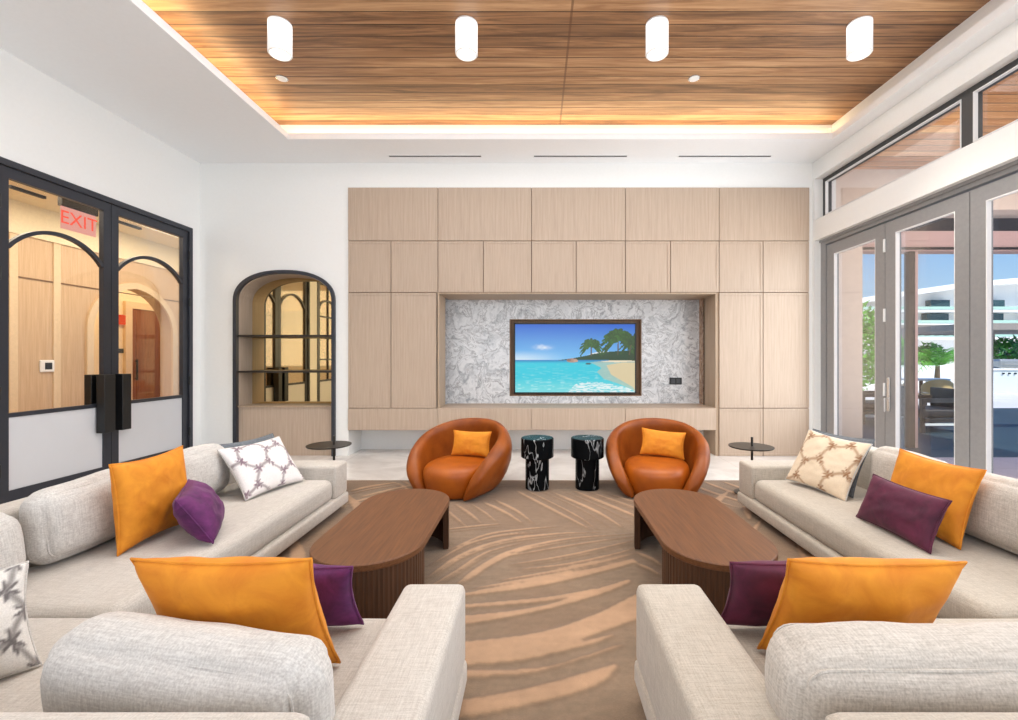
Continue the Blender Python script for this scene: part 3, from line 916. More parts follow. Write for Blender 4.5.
X, Z = WX(675.5, md), WZ(381, md)
t = thing('wall_outlet', 'small black outlet plate on the marble right of the television', 'outlet', (X, md, Z))
bm = BM(); rbox(bm, X - 0.09, X + 0.09, md - 0.012, md, Z - 0.05, Z + 0.05, 0.006, 2); link('plate', bm, 'black_matte', t)
for k in (-1, 1):
    bm = BM(); rbox(bm, X + k * 0.04 - 0.03, X + k * 0.04 + 0.03, md - 0.016, md - 0.011, Z - 0.035, Z + 0.035, 0.004, 1); link('socket', bm, 'alu_dark', t)

# ================================================================== RIGHT GLAZING
XD = 3.75
ZG = 2.74
def rail_tag(o): return o
t = thing('door_3', None, None, (XD, 2.0, 0), kind='structure')
bm = BM()
box(bm, XD, XD + 0.10, -1.9, DJ, ZG + 0.02, DOZ); box(bm, XD, XD + 0.10, DJ - 0.10, DJ, ZF, ZG + 0.02); box(bm, XD, XD + 0.1, -1.9, DJ, ZF - 0.005, ZF + 0.012)
box(bm, XD - 0.02, XD + 0.12, -1.9, DJ, DOZ - 0.03, DOZ)
link('door_frame', bm, 'alu_grey', t)
edges = [5.85, 4.872, 3.92, 2.965, 2.01, 1.055, 0.10, -0.855, -1.81]
for i, (b_, a) in enumerate(zip(edges, edges[1:])):
    bm = BM()
    sw, x0, x1 = 0.135, XD + 0.012, XD + 0.075
    a += 0.004; b_ -= 0.004
    gt, gb = 2.61, 0.2
    box(bm, x0, x1, a, a + sw, ZF + 0.015, ZG); box(bm, x0, x1, b_ - sw, b_, ZF + 0.015, ZG)
    box(bm, x0, x1, a + sw, b_ - sw, gt, ZG); box(bm, x0, x1, a + sw, b_ - sw, ZF + 0.015, gb)
    leaf = link('door_leaf', bm, 'alu_grey', t)
    bm = BM()
    e = 0.009
    u0, u1 = a + sw, b_ - sw
    xb0, xb1 = XD + 0.013, XD + 0.051
    box(bm, xb0, xb1, u0, u0 + e, gb, gt); box(bm, xb0, xb1, u1 - e, u1, gb, gt); box(bm, xb0, xb1, u0 + e, u1 - e, gt - e, gt); box(bm, xb0, xb1, u0 + e, u1 - e, gb, gb + e)
    tag(link('glazing_bead', bm, 'white_trim', leaf), 'white inner bead')
    bm = BM(); box(bm, XD + 0.052, XD + 0.062, u0 + 0.001, u1 - 0.001, gb, gt); link('glass_pane', bm, 'clear_glass', leaf)
    if i in (0, 2, 4):
        for zz in (2.5, 1.75, 0.95):
            bm = BM(); tube(bm, [(XD + 0.004, a - 0.004, zz - 0.07), (XD + 0.004, a - 0.004, zz + 0.07)], 0.012, 8); box(bm, XD + 0.006, XD + 0.014, a - 0.012, a + 0.012, zz - 0.06, zz + 0.06)
            tag(link('hinge', bm, 'white_trim', leaf), 'white hinge')
    if i == 1:
        bm = BM(); rbox(bm, XD - 0.004, XD + 0.012, b_ - 0.075, b_ - 0.035, 0.72, 1.08, 0.004, 1)
        tube(bm, [(XD, b_ - 0.055, 0.86), (XD - 0.04, b_ - 0.055, 0.86), (XD - 0.04, b_ - 0.055, 0.72)], 0.01, 8)
        tag(link('door_handle', bm, 'chrome', leaf), 'chrome door handle')
# transom lights
mull = [DJ, 3.96, 1.97, -0.02, -1.9]
for i, (b_, a) in enumerate(zip(mull, mull[1:])):
    t = thing('window_%d' % (i + 2), None, None, (3.79, (a + b_) / 2, TZ0), kind='structure')
    bm = BM(); w = 0.055
    x0, x1 = 3.78, 3.86
    box(bm, x0, x1, a, a + w, TZ0, TZ1); box(bm, x0, x1, b_ - w, b_, TZ0, TZ1); box(bm, x0, x1, a + w, b_ - w, TZ1 - w, TZ1); box(bm, x0, x1, a + w, b_ - w, TZ0, TZ0 + w)
    fr = link('window_frame', bm, 'alu_dark', t)
    bm = BM(); e = 0.009; u0, u1, v0, v1 = a + w, b_ - w, TZ0 + w, TZ1 - w
    box(bm, x0 - 0.006, x0 + 0.03, u0, u0 + e, v0, v1); box(bm, x0 - 0.006, x0 + 0.03, u1 - e, u1, v0, v1); box(bm, x0 - 0.006, x0 + 0.03, u0 + e, u1 - e, v1 - e, v1); box(bm, x0 - 0.006, x0 + 0.03, u0 + e, u1 - e, v0, v0 + e)
    tag(link('glazing_bead', bm, 'white_trim', t), 'white inner bead')
    bm = BM(); box(bm, x0 + 0.045, x0 + 0.053, u0, u1, v0, v1); link('glass_pane', bm, 'clear_glass', t)

# ================================================================== TERRACE OUTSIDE
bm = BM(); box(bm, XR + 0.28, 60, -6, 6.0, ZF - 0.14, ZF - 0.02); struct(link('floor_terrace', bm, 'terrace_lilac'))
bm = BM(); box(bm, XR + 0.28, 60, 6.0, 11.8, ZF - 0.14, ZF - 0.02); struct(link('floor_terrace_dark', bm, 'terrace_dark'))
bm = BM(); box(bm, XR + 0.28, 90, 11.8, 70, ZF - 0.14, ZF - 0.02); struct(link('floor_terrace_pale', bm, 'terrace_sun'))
bm = BM(); box(bm, XR + 0.28, 8.2, -5, 6.5, 4.0, 4.12); struct(link('ceiling_terrace', bm, 'soffit_planks'))
bm = BM(); box(bm, XR + 0.28, 9.5, 6.5, 6.9, 3.42, 4.15); box(bm, XR + 0.28, WX(862.5, 6.5), 6.5, 7.0, ZF - 0.02, 3.42); struct(link('wall_terrace_pier', bm, 'pier_stone'))
bm = BM(); box(bm, WX(862.5, 6.5), 12.5, 6.6, 6.8, WZ(251, 6.6), WZ(231, 6.6)); struct(link('trim_terrace_beam', bm, 'pink_beam'))
bm = BM(); box(bm, WX(862.5, 6.5), 12.5, 6.58, 6.6, WZ(249.6, 6.6), WZ(247.4, 6.6)); box(bm, WX(862.5, 6.5), 12.5, 8.3, 9.2, 3.6, 3.9); struct(link('trim_terrace_line_shade', bm, 'brown_metal'))  # farther box is a dark stand-in for the shadow above the beam
px_ = WX(910.5, 6.6)
t = thing('terrace_post', 'slim dark brown post on the terrace under the pink beam', 'post', (px_ + 0.05, 6.7, 0))
bm = BM(); box(bm, px_, px_ + 0.085, 6.62, 6.72, ZF - 0.02, WZ(251, 6.6)); link('post_core', bm, 'brown_metal', t)
bm = BM(); box(bm, px_ + 0.086, px_ + 0.125, 6.62, 6.72, ZF - 0.02, WZ(251, 6.6)); tag(link('side_strip', bm, 'pink_beam', t), 'pink side strip')

def leaf_cloud(bm, c, r, n, size, rs):
    for _ in range(n):
        while True:
            p = Vector((rs.uniform(-1, 1), rs.uniform(-1, 1), rs.uniform(-1, 1)))
            if 0.35 < p.length < 1: break
        q = Vector((c[0] + p.x * r[0], c[1] + p.y * r[1], c[2] + p.z * r[2]))
        a = Vector((rs.uniform(-1, 1), rs.uniform(-1, 1), rs.uniform(-0.3, 1))).normalized()
        b2 = a.cross(Vector((rs.uniform(-1, 1), rs.uniform(-1, 1), rs.uniform(-1, 1)))).normalized()
        s = size * rs.uniform(0.6, 1.3)
        vs = [bm.verts.new(q - b2 * s * 0.35), bm.verts.new(q + a * s * 0.5), bm.verts.new(q + b2 * s * 0.35 + a * 0.1 * s), bm.verts.new(q + a * s * 1.1 + b2 * 0.05 * s)]
        bm.faces.new((vs[0], vs[1], vs[2])); bm.faces.new((vs[1], vs[3], vs[2]))
rsv = random.Random(5)
def shrub(label, c, r, n, size, mat='leaf_green', name='shrub'):
    t = thing(name, label, 'shrub', (c[0], c[1], ZF - 0.02))
    bm = BM(); leaf_cloud(bm, c, r, n, size, rsv); link('foliage', bm, mat, t, fix=False)
    bm = BM(); tube(bm, [(c[0], c[1], ZF - 0.02), (c[0] + 0.03, c[1], c[2])], 0.06, 8); link('stem', bm, 'bark', t)
shrub('tall green hedge plant beyond the terrace, seen through the first door pane', (10.0, 14.0, 1.55), (0.85, 0.6, 1.35), 1500, 0.2)
shrub('bushy green shrub seen just left of the brown terrace post', (WX(897, 19.7), 19.7, 1.45), (0.55, 0.5, 0.65), 900, 0.18)
shrub('low green shrub beside the potted palm', (WX(930, 19.7), 19.7, 1.35), (0.5, 0.5, 0.55), 800, 0.17, 'leaf_dark')
shrub('dark green planting under the grey canopy outside', (WX(1008, 20), 20, 1.6), (1.5, 0.7, 0.5), 1100, 0.2, 'leaf_dark')

def palm_tree(label, x, y, z0, L, n):
    t = thing('potted_palm', label, 'palm', (x, y, ZF - 0.02))
    bm = BM(); lathe(bm, [(0, ZF - 0.02), (0.24, ZF - 0.02), (0.32, 0.55), (0.28, 0.55), (0.26, 0.5), (0, 0.5)], x, y, 20); tag(link('pot', bm, 'outdoor_pale', t, smooth=40), 'pale pot')
    bm = BM(); tube(bm, [(x, y, 0.45), (x + 0.02, y, z0)], [0.09, 0.06], 10); link('trunk', bm, 'bark', t)
    for k in range(n):
        a = 2 * PI * k / n + rsv.uniform(-0.15, 0.15); el = rsv.uniform(0.35, 1.3)
        dirh = Vector((math.cos(a), math.sin(a), 0)); bm = BM()
        prev = None
        side = Vector((-math.sin(a), math.cos(a), 0))
        pts = []
        for s in range(11):
            f = s / 10
            pts.append(Vector((x, y, z0)) + dirh * L * f * math.cos(el) + Vector((0, 0, 1)) * (L * f * math.sin(el) - 0.55 * L * f * f))
        for s in range(1, 11):
            p, q = pts[s - 1], pts[s]
            lw = L * 0.28 * math.sin(PI * min(1, s / 10 * 0.85 + 0.12))
            for sg in (-1, 1):
                tip = q + side * sg * lw + (q - p) * 1.2 - Vector((0, 0, lw * 0.35))
                v = [bm.verts.new(p), bm.verts.new((p + q) / 2), bm.verts.new(tip)]
                bm.faces.new(v)
        tube(bm, pts, 0.008, 4)
        link('frond', bm, 'leaf_green', t, fix=False)
palm_tree('potted palm with arching fronds on the terrace, right of the brown post', WX(937, 15.5), 15.5, 1.0, 1.5, 20)

# low white planter wall
bm = BM(); rbox(bm, 9.0, 30, 18.3, 18.6, ZF - 0.02, 0.95, 0.02, 2); tag(link('planter_wall', bm, 'villa_white', loc=(15, 18.4, ZF - 0.02)), 'low white garden wall beyond the terrace furniture', 'garden wall')
# patio chairs (rattan)
def patio_chair(label, x, y, rz):
    t = thing('patio_chair', label, 'chair', (x, y, ZF - 0.02), 'rattan chairs on the terrace', local=True, rot=(0, 0, rz))
    for sx in (-0.24, 0.24):
        for sy in (-0.22, 0.22):
            bm = BM(); tube(bm, [(sx * 1.1, sy * 1.1, 0), (sx, sy, 0.44)], 0.016, 8); link('leg', bm, 'outdoor_black', t)
    bm = BM(); softbox(bm, (0, 0, 0.45), (0.54, 0.52, 0.05), 0.02, (4, 4, 1)); link('seat', bm, 'rattan', t, smooth=50)
    bm = BM()
    path = []
    for i in range(17):
        an = PI * i / 16
        path.append((0.29 * math.cos(an), -0.1 + 0.36 * math.sin(an)))
    for i in range(16):
        (u, v), (u2, v2) = path[i], path[i + 1]
        h0 = 0.64 + 0.18 * math.sin(PI * i / 16); h1 = 0.64 + 0.18 * math.sin(PI * (i + 1) / 16)
        prism(bm, [(u, v), (u2, v2), (u2 * 0.93, v2 * 0.93), (u * 0.93, v * 0.93)], lambda a, b_, c_: (a, b_, c_), 0.5, (h0 + h1) / 2)
    link('backrest', bm, 'rattan', t)
patio_chair('rattan tub chair on the terrace right of the brown post', WX(938, 10.6), 10.6, 2.6)
patio_chair('rattan tub chair on the terrace left of the brown post', WX(903, 10.8), 10.8, -2.4)
# patio table between
X = WX(921, 11.4)
t = thing('patio_table', 'pale round patio table among the rattan chairs', 'table', (X, 11.4, ZF - 0.02))
bm = BM(); lathe(bm, [(0, 0.72), (0.55, 0.72), (0.56, 0.74), (0.55, 0.76), (0, 0.76)], X, 11.4, 28); link('tabletop', bm, 'outdoor_pale', t, smooth=40)
bm = BM(); lathe(bm, [(0, ZF - 0.02), (0.26, ZF - 0.02), (0.26, 0.02), (0.04, 0.05), (0.04, 0.72), (0, 0.72)], X, 11.4, 20); link('pedestal', bm, 'outdoor_black', t, smooth=40)
def lounge(label, x, y):
    t = thing('outdoor_lounge_chair', label, 'lounge chair', (x, y, ZF - 0.02), 'black lounge chairs on the terrace')
    bm = BM()
    for dy in (0, 0.75):
        box(bm, x, x + 0.9, y + dy, y + dy + 0.05, 0.50, 0.57); box(bm, x, x + 0.06, y + dy, y + dy + 0.05, ZF - 0.02, 0.5); box(bm, x + 0.84, x + 0.9, y + dy, y + dy + 0.05, ZF - 0.02, 0.5)
        box(bm, x, x + 0.9, y + dy, y + dy + 0.05, 0.16, 0.22)
    box(bm, x + 0.84, x + 0.9, y, y + 0.8, 0.2, 0.72)
    link('frame', bm, 'outdoor_black', t)
    bm = BM(); softbox(bm, (x + 0.43, y + 0.4, 0.30), (0.8, 0.68, 0.16), 0.05, (4, 4, 1)); link('seat_cushion', bm, 'outdoor_black', t, smooth=60)
    bm = BM(); box(bm, x + 0.05, x + 0.85, y - 0.012, y, 0.10, 0.14); link('rail', bm, 'outdoor_pale', t)
lounge('black lounge chair on the terrace right of the brown post', WX(922, 7.9), 7.9)
lounge('black lounge chair on the terrace left of the brown post', WX(890, 9.0) - 0.55, 9.0)
# barbecue island
x0 = WX(989, 16.5)
t = thing('barbecue', 'grey outdoor barbecue counter beyond the right door pane', 'barbecue', (x0 + 0.8, 16.8, ZF - 0.02))
bm = BM(); box(bm, x0, x0 + 1.8, 16.5, 17.2, ZF - 0.02, 0.82); link('counter_base', bm, 'outdoor_pale', t)
bm = BM(); rbox(bm, x0 - 0.05, x0 + 1.85, 16.45, 17.25, 0.82, 0.88, 0.01, 1); link('counter_top', bm, 'villa_white', t)
bm = BM(); rbox(bm, x0 + 0.4, x0 + 1.3, 16.5, 17.1, 0.88, 1.22, 0.08, 3); link('grill_hood', bm, 'grill_steel', t)
bm = BM(); tube(bm, [(x0 + 0.5, 16.44, 1.05), (x0 + 1.2, 16.44, 1.05)], 0.018, 8); link('hood_handle', bm, 'grill_steel', t)
for k in range(4):
    bm = BM(); tube(bm, [(x0 + 0.5 + 0.22 * k, 16.5, 0.7), (x0 + 0.5 + 0.22 * k, 16.45, 0.7)], 0.03, 12); link('knob', bm, 'outdoor_black', t)
# canopies further out
bm = BM(); box(bm, 18.2, 32, 19.0, 23, 2.45, 2.72); 
for k in range(4):
    box(bm, 18.4 + 4.4 * k, 18.55 + 4.4 * k, 22.6, 22.75, ZF, 2.45)
tag(link('garden_canopy', bm, 'canopy_grey', loc=(22, 21, ZF)), 'grey flat garden canopy beyond the barbecue', 'canopy')
t = thing('pergola', 'grey pergola with a row of dark rafter ends beyond the palm', 'pergola', (22, 26, ZF))
bm = BM(); box(bm, 18.0, 26.5, 26, 26.2, 2.8, 3.15); link('fascia', bm, 'canopy_grey', t)
for xx in (18.1, 26.2):
    bm = BM(); box(bm, xx, xx + 0.2, 26, 26.2, ZF, 2.8); link('post', bm, 'canopy_grey', t)
for k in range(14):
    bm = BM(); box(bm, 18.4 + k * 0.58, 18.58 + k * 0.58, 25.6, 27.5, 2.6, 2.8); link('rafter', bm, 'outdoor_black', t)
# distant white building
t = thing('apartment_building', 'white curved apartment building with balconies in the distance', 'building', (38, 41, ZF))
top = [(18, 4.0), (22, 4.9), (27, 5.9), (32.4, 6.74), (37.7, 7.5), (43.7, 8.0), (60, 8.4)]
bm = BM(); prism(bm, [(18, ZF)] + top + [(60, ZF)], I3, 41, 50); link('wall', bm, 'villa_white', t)
bm = BM()
for (u, v), (u2, v2) in zip(top, top[1:]):
    prism(bm, [(u, v - 0.1), (u2, v2 - 0.1), (u2, v2 + 0.35), (u, v + 0.35)], I3, 39.6, 50)
link('roof', bm, 'villa_white', t)
for zz in (3.0, 4.2, 5.4):
    bm = BM(); box(bm, 26, 60, 39.8, 41, zz - 0.14, zz + 0.1); link('balcony_slab', bm, 'villa_white', t)
    bm = BM(); box(bm, 26, 60, 39.75, 39.8, zz + 0.1, zz + 0.34); tag(link('balcony_rail', bm, 'villa_green', t), 'pale green balcony rail')
    for x0, x1 in ((35.3, 37.0), (40.7, 41.9), (44.5, 46.2)):
        bm = BM(); box(bm, x0 - 0.3 * (5.4 - zz), x1 - 0.3 * (5.4 - zz) * 0.3, 40.4, 40.99, zz + 0.15, zz + 1.0); link('window', bm, 'villa_glass', t)

# ================================================================== RUG
RX0, RX1, RY0, RY1 = -2.75, 2.95, 0.35, 4.79
stp = 0.01
nx, ny = int((RX1 - RX0) / stp) + 1, int((RY1 - RY0) / stp) + 1
GX, GY = np.meshgrid(np.linspace(RX0, RX1, nx), np.linspace(RY0, RY1, ny))
tone = np.zeros_like(GX)          # 0 base pile, 1 raised peach stroke
def add_poly(pts, val=1.0):
    xs = [p[0] for p in pts]; ys = [p[1] for p in pts]
    i0, i1 = max(0, int((min(xs) - RX0) / stp) - 1), min(nx, int((max(xs) - RX0) / stp) + 2)
    j0, j1 = max(0, int((min(ys) - RY0) / stp) - 1), min(ny, int((max(ys) - RY0) / stp) + 2)
    if i1 <= i0 or j1 <= j0: return
    m_ = inpoly(GX[j0:j1, i0:i1], GY[j0:j1, i0:i1], pts)
    tone[j0:j1, i0:i1][m_] = val
def spline(pts, n=12):
    P = [Vector(p) for p in pts]; P = [P[0] * 2 - P[1]] + P + [P[-1] * 2 - P[-2]]
    out = []
    for i in range(1, len(P) - 2):
        for k in range(n):
            t_ = k / n
            out.append(0.5 * ((2 * P[i]) + (P[i + 1] - P[i - 1]) * t_ + (2 * P[i - 1] - 5 * P[i] + 4 * P[i + 1] - P[i + 2]) * t_ ** 2 + (3 * P[i] - P[i - 1] - 3 * P[i + 1] + P[i + 2]) * t_ ** 3))
    out.append(P[-2])
    return out
def band(upper, lower, val=1.0):          # traced from the photograph: two edges on the floor
    U_ = spline([floor_pt(*p) for p in upper]); L_ = spline([floor_pt(*p) for p in lower])
    add_poly([tuple(p) for p in U_] + [tuple(p) for p in reversed(L_)], val)
def blade(fp, w, val=1.0, p0=0.7):
    S = spline([tuple(p) for p in fp]); n = len(S); A, B = [], []
    for i, p in enumerate(S):
        tg = (S[min(i + 1, n - 1)] - S[max(i - 1, 0)]).normalized(); nn = Vector((-tg.y, tg.x))
        f = i / (n - 1); ww = w / 2 * (0.12 + 0.88 * math.sin(PI * min(1, f ** 0.8)) ** p0)
        A.append(tuple(p + nn * ww)); B.append(tuple(p - nn * ww))
    add_poly(A + B[::-1], val)
def crop6(pts): return [(340 + x / 2.994, 560 + y / 2.994) for x, y in pts]
def crop7(pts): return [(340 + x / 2.994, 470 + y / 2.994) for x, y in pts]
# the wide strokes between the two front arms
for up, lo_ in (
    ([(180, 432), (380, 412), (600, 370), (750, 328), (830, 305)], [(180, 482), (380, 470), (560, 435), (700, 400), (790, 365), (835, 318)]),
    ([(180, 320), (380, 325), (600, 318), (740, 280), (848, 245)], [(180, 352), (380, 350), (560, 340), (720, 298), (848, 255)]),
    ([(630, 268), (750, 235), (820, 217)], [(640, 281), (760, 250), (822, 226)]),
    ([(180, 255), (380, 240), (600, 212), (760, 160), (885, 100), (1000, 60)], [(180, 318), (380, 315), (600, 290), (760, 225), (885, 180), (1000, 140)]),
    ([(250, 172), (380, 163), (600, 135), (780, 80), (870, 53)], [(250, 205), (380, 192), (600, 152), (780, 103), (872, 66)]),
    ([(250, 145), (380, 130), (600, 110), (700, 95), (765, 82)], [(250, 153), (380, 143), (600, 125), (700, 108), (765, 94)]),
    ([(300, 105), (380, 95), (560, 65), (760, 30), (880, -4)], [(300, 112), (380, 106), (600, 77), (800, 31), (895, 4)]),
):
    band(crop6(up), crop6(lo_))
def C7(pts, w, val=1.0): blade([floor_pt(*p) for p in crop7(pts)], w * 0.7, val)
for pts, w in (
    ([(520, 56), (640, 118), (757, 178)], 0.06), ([(545, 53), (690, 125), (775, 178)], 0.045), ([(590, 55), (720, 115), (815, 175)], 0.03),
    ([(625, 60), (760, 118), (850, 172)], 0.06), ([(655, 55), (790, 112), (890, 165)], 0.03), ([(690, 57), (820, 108), (930, 155)], 0.06), ([(740, 62), (850, 100), (960, 140)], 0.05),
    ([(790, 66), (900, 100), (1000, 132)], 0.05),
    ([(425, 92), (490, 122), (548, 158)], 0.06), ([(460, 86), (525, 118), (580, 158)], 0.06), ([(390, 98), (440, 130), (475, 160)], 0.045), ([(345, 100), (390, 130), (425, 160)], 0.06),
    ([(310, 110), (345, 140), (380, 168)], 0.05), ([(250, 110), (300, 145), (330, 172)], 0.06),
    ([(300, 178), (420, 165), (480, 160)], 0.05),
    ([(320, 240), (440, 192), (560, 175), (655, 167)], 0.06), ([(265, 285), (380, 222), (480, 196), (620, 182)], 0.05),
    ([(255, 325), (360, 255), (480, 212), (640, 190), (780, 184)], 0.07), ([(265, 350), (350, 300), (440, 245), (560, 212)], 0.05),
    ([(345, 345), (420, 290), (520, 240), (680, 205), (885, 188)], 0.07), ([(380, 325), (440, 280), (540, 232), (640, 212)], 0.05),
    ([(490, 258), (640, 232), (780, 210), (890, 196)], 0.04), ([(505, 282), (660, 258), (800, 228), (890, 206)], 0.05),
    ([(530, 296), (680, 280), (820, 250), (893, 228)], 0.05), ([(470, 330), (640, 302), (800, 270), (897, 243)], 0.055), ([(400, 352), (560, 328), (760, 296), (885, 262)], 0.06),
    ([(30, 62), (90, 48), (170, 36)], 0.10), ([(60, 80), (150, 58), (220, 44)], 0.08), ([(20, 100), (80, 85), (140, 72)], 0.08),
    ([(150, 34), (185, 44), (205, 58)], 0.05), ([(185, 32), (215, 44), (232, 58)], 0.05), ([(380, 40), (440, 48), (520, 46)], 0.04),
    ([(890, 245), (930, 262), (965, 285)], 0.06), ([(880, 275), (920, 290), (960, 312)], 0.05),
):
    C7(pts, w)
    if len(pts) > 2 and w > 0.045:
        C7([(x + 6, y + 7) for x, y in pts], w * 0.45)
rr = random.Random(11)
for k in range(46):          # feathered strokes at the outer parts of the rug, mostly under the furniture
    sgn = -1 if k % 2 else 1
    x = sgn * (1.15 + (k // 2) % 6 * 0.28); y = 0.5 + (k // 12) * 1.02 + rr.uniform(0, 0.5)
    if sgn > 0 and y > 4.3 or sgn < 0 and abs(x) < 1.2: continue
    blade([(x, y), (x + sgn * 0.15, y + 0.35), (x + sgn * 0.45, y + 0.75)], rr.uniform(0.05, 0.11))
for k in range(7):
    blade([(1.35 + 0.2 * k, 4.75), (1.5 + 0.2 * k, 4.35), (1.75 + 0.2 * k, 3.9)], 0.06)
def blur(a):
    b_ = a.copy()
    b_[1:-1, 1:-1] = (a[1:-1, 1:-1] * 2 + a[:-2, 1:-1] + a[2:, 1:-1] + a[1:-1, :-2] + a[1:-1, 2:]) / 6
    return b_
soft = blur(blur(tone))
nzz = 0.6 * vnoise(GX - RX0, GY, 5, 21) + 0.4 * vnoise(GX - RX0, GY, 16, 22)
nz2 = 0.5 * vnoise((GX - RX0), GY, 55, 23) + 0.5 * vnoise((GX - RX0) * 0.2, GY, 60, 27)
base = lin(134, 112, 90)[None, None] * (0.72 + 0.3 * nzz + 0.34 * nz2)[..., None]
warm = sst(0.35, 0.75, vnoise(GX - RX0 + 5, GY, 2.2, 25))[..., None] * 0.35
base = base * (1 - warm) + lin(126, 94, 68) * warm
peach = lin(182, 146, 114)[None, None] * (0.72 + 0.34 * nzz + 0.2 * nz2)[..., None]
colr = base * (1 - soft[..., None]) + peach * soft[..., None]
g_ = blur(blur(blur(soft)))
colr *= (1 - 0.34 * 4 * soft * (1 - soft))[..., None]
hgt = -0.006 + 0.006 * blur(soft)
pos = np.stack([GX, GY, hgt], -1)
rug_t = thing('rug', 'large taupe and peach rug with sweeping feather-like strokes', 'rug', (0.1, 2.57, ZF))
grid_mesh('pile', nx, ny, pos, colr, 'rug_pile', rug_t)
bm = BM(); box(bm, RX0, RX1, RY0, RY1, ZF, -0.0065); link('backing', bm, 'recess_wood', rug_t)

# ================================================================== SOFAS
def feet(t, pts):
    for x, y in pts:
        bm = BM(); box(bm, x - 0.03, x + 0.03, y - 0.03, y + 0.03, 0.0, 0.05)
        link('leg', bm, 'black_matte', t)
SEAT, ARM, BACK = 0.31, 0.41, 0.60
def side_sofa(label, s, xf, xb, mat, y0=1.765, y1=3.92):
    """long sofa along the room's side; xf: front edge, xb: outer back edge, s: -1 left, 1 right."""
    t = thing('sofa', label, 'sofa', ((xf + xb) / 2, (y0 + y1) / 2, 0), 'modules of the two grey sectionals')
    bt = 0.16
    bm = BM(); rbox(bm, min(xf, xb), max(xf, xb), y0, y1, 0.045, 0.14, 0.02, 3); link('base', bm, mat, t, smooth=40)
    xi = xb - s * bt
    bm = BM(); softbox(bm, ((xf + xi) / 2 + s * 0.012, (y0 + y1 - 0.24) / 2, (0.135 + SEAT) / 2), (abs(xi - xf) - 0.02, y1 - 0.24 - y0 - 0.004, SEAT - 0.135), 0.055, (8, 14, 2), (0.0, 0.0, 0.012), 0.004, 2.2)
    link('seat', bm, mat, t, smooth=180)
    bm = BM(); rbox(bm, min(xf + s * 0.012, xb), max(xf + s * 0.012, xb), y1 - 0.24, y1 - 0.002, 0.135, ARM, 0.025, 4); link('armrest', bm, mat, t, smooth=40)
    bm = BM(); rbox(bm, min(xi, xb - s * 0.004), max(xi, xb - s * 0.004), y0, y1 - 0.24, 0.135, BACK, 0.03, 4); link('backrest', bm, mat, t, smooth=40)
    feet(t, [(xf + s * 0.12, y0 + 0.15), (xf + s * 0.12, y1 - 0.12), (xb - s * 0.1, y0 + 0.15), (xb - s * 0.1, y1 - 0.12)])
    return t
side_sofa('long grey sofa along the left side, in front of the steel door', -1, -1.62, -2.575, 'linen_cream')
side_sofa('long grey sofa along the right side, in front of the glass doors', 1, 1.74, 2.665, 'linen_right')
def near_sofa(label, s, xa, xai, xe, mat, y0=0.66, y1=1.752):
    """sofa with its back to the camera; xa: outer face of its arm, xai: inner face, xe: far (corner) end."""
    t = thing('sofa', label, 'sofa', ((xa + xe) / 2, (y0 + y1) / 2, 0), 'modules of the two grey sectionals')
    bm = BM(); rbox(bm, min(xa, xe), max(xa, xe), y0, y1 - 0.002, 0.045, 0.14, 0.02, 3); link('base', bm, mat, t, smooth=40)
    bm = BM(); rbox(bm, min(xa + s * 0.004, xai), max(xa + s * 0.004, xai), y0 + 0.002, y1 - 0.012, 0.135, ARM + 0.026, 0.028, 5); link('armrest', bm, mat, t, smooth=40)
    xi = xe - s * 0.16
    bm = BM(); softbox(bm, ((xai + xi) / 2, (0.92 + y1) / 2, (0.135 + SEAT) / 2), (abs(xi - xai) - 0.006, y1 - 0.92 - 0.012, SEAT - 0.135), 0.05, (14, 8, 2), (0, 0, 0.012), 0.004, 2.2, 4.0)
    link('seat', bm, mat, t, smooth=180)
    bm = BM(); rbox(bm, min(xai - s * 0.068, xe), max(xai - s * 0.068, xe), y0, 0.917, 0.135, BACK, 0.04, 5); link('backrest', bm, mat, t, smooth=40)
    bm = BM(); rbox(bm, min(xi, xe), max(xi, xe), 0.917, y1 - 0.01, 0.135, BACK, 0.03, 4); link('corner_backrest', bm, mat, t, smooth=40)
    feet(t, [(xa + s * 0.1, y0 + 0.12), (xa + s * 0.1, y1 - 0.1), (xe - s * 0.12, y0 + 0.12), (xe - s * 0.12, y1 - 0.1)])
near_sofa('grey sofa at the front left with its back to the viewer', -1, -0.264, -0.505, -2.575, 'linen_cream')
near_sofa('grey sofa at the front right with its back to the viewer', 1, 0.377, 0.63, 2.665, 'linen_right')

# ---- loose cushions
def rot_of(yaw, lean, roll=0.0):
    return (Matrix.Rotation(math.radians(yaw), 4, 'Z') @ Matrix.Rotation(-math.radians(lean), 4, 'X') @ Matrix.Rotation(math.radians(roll), 4, 'Y'))

def put(o, bottom, yaw, lean, roll):
    M_ = Matrix.Translation(Vector(bottom)) @ rot_of(yaw, lean, roll)
    o.location = M_.translation
    o.rotation_euler = M_.to_euler()

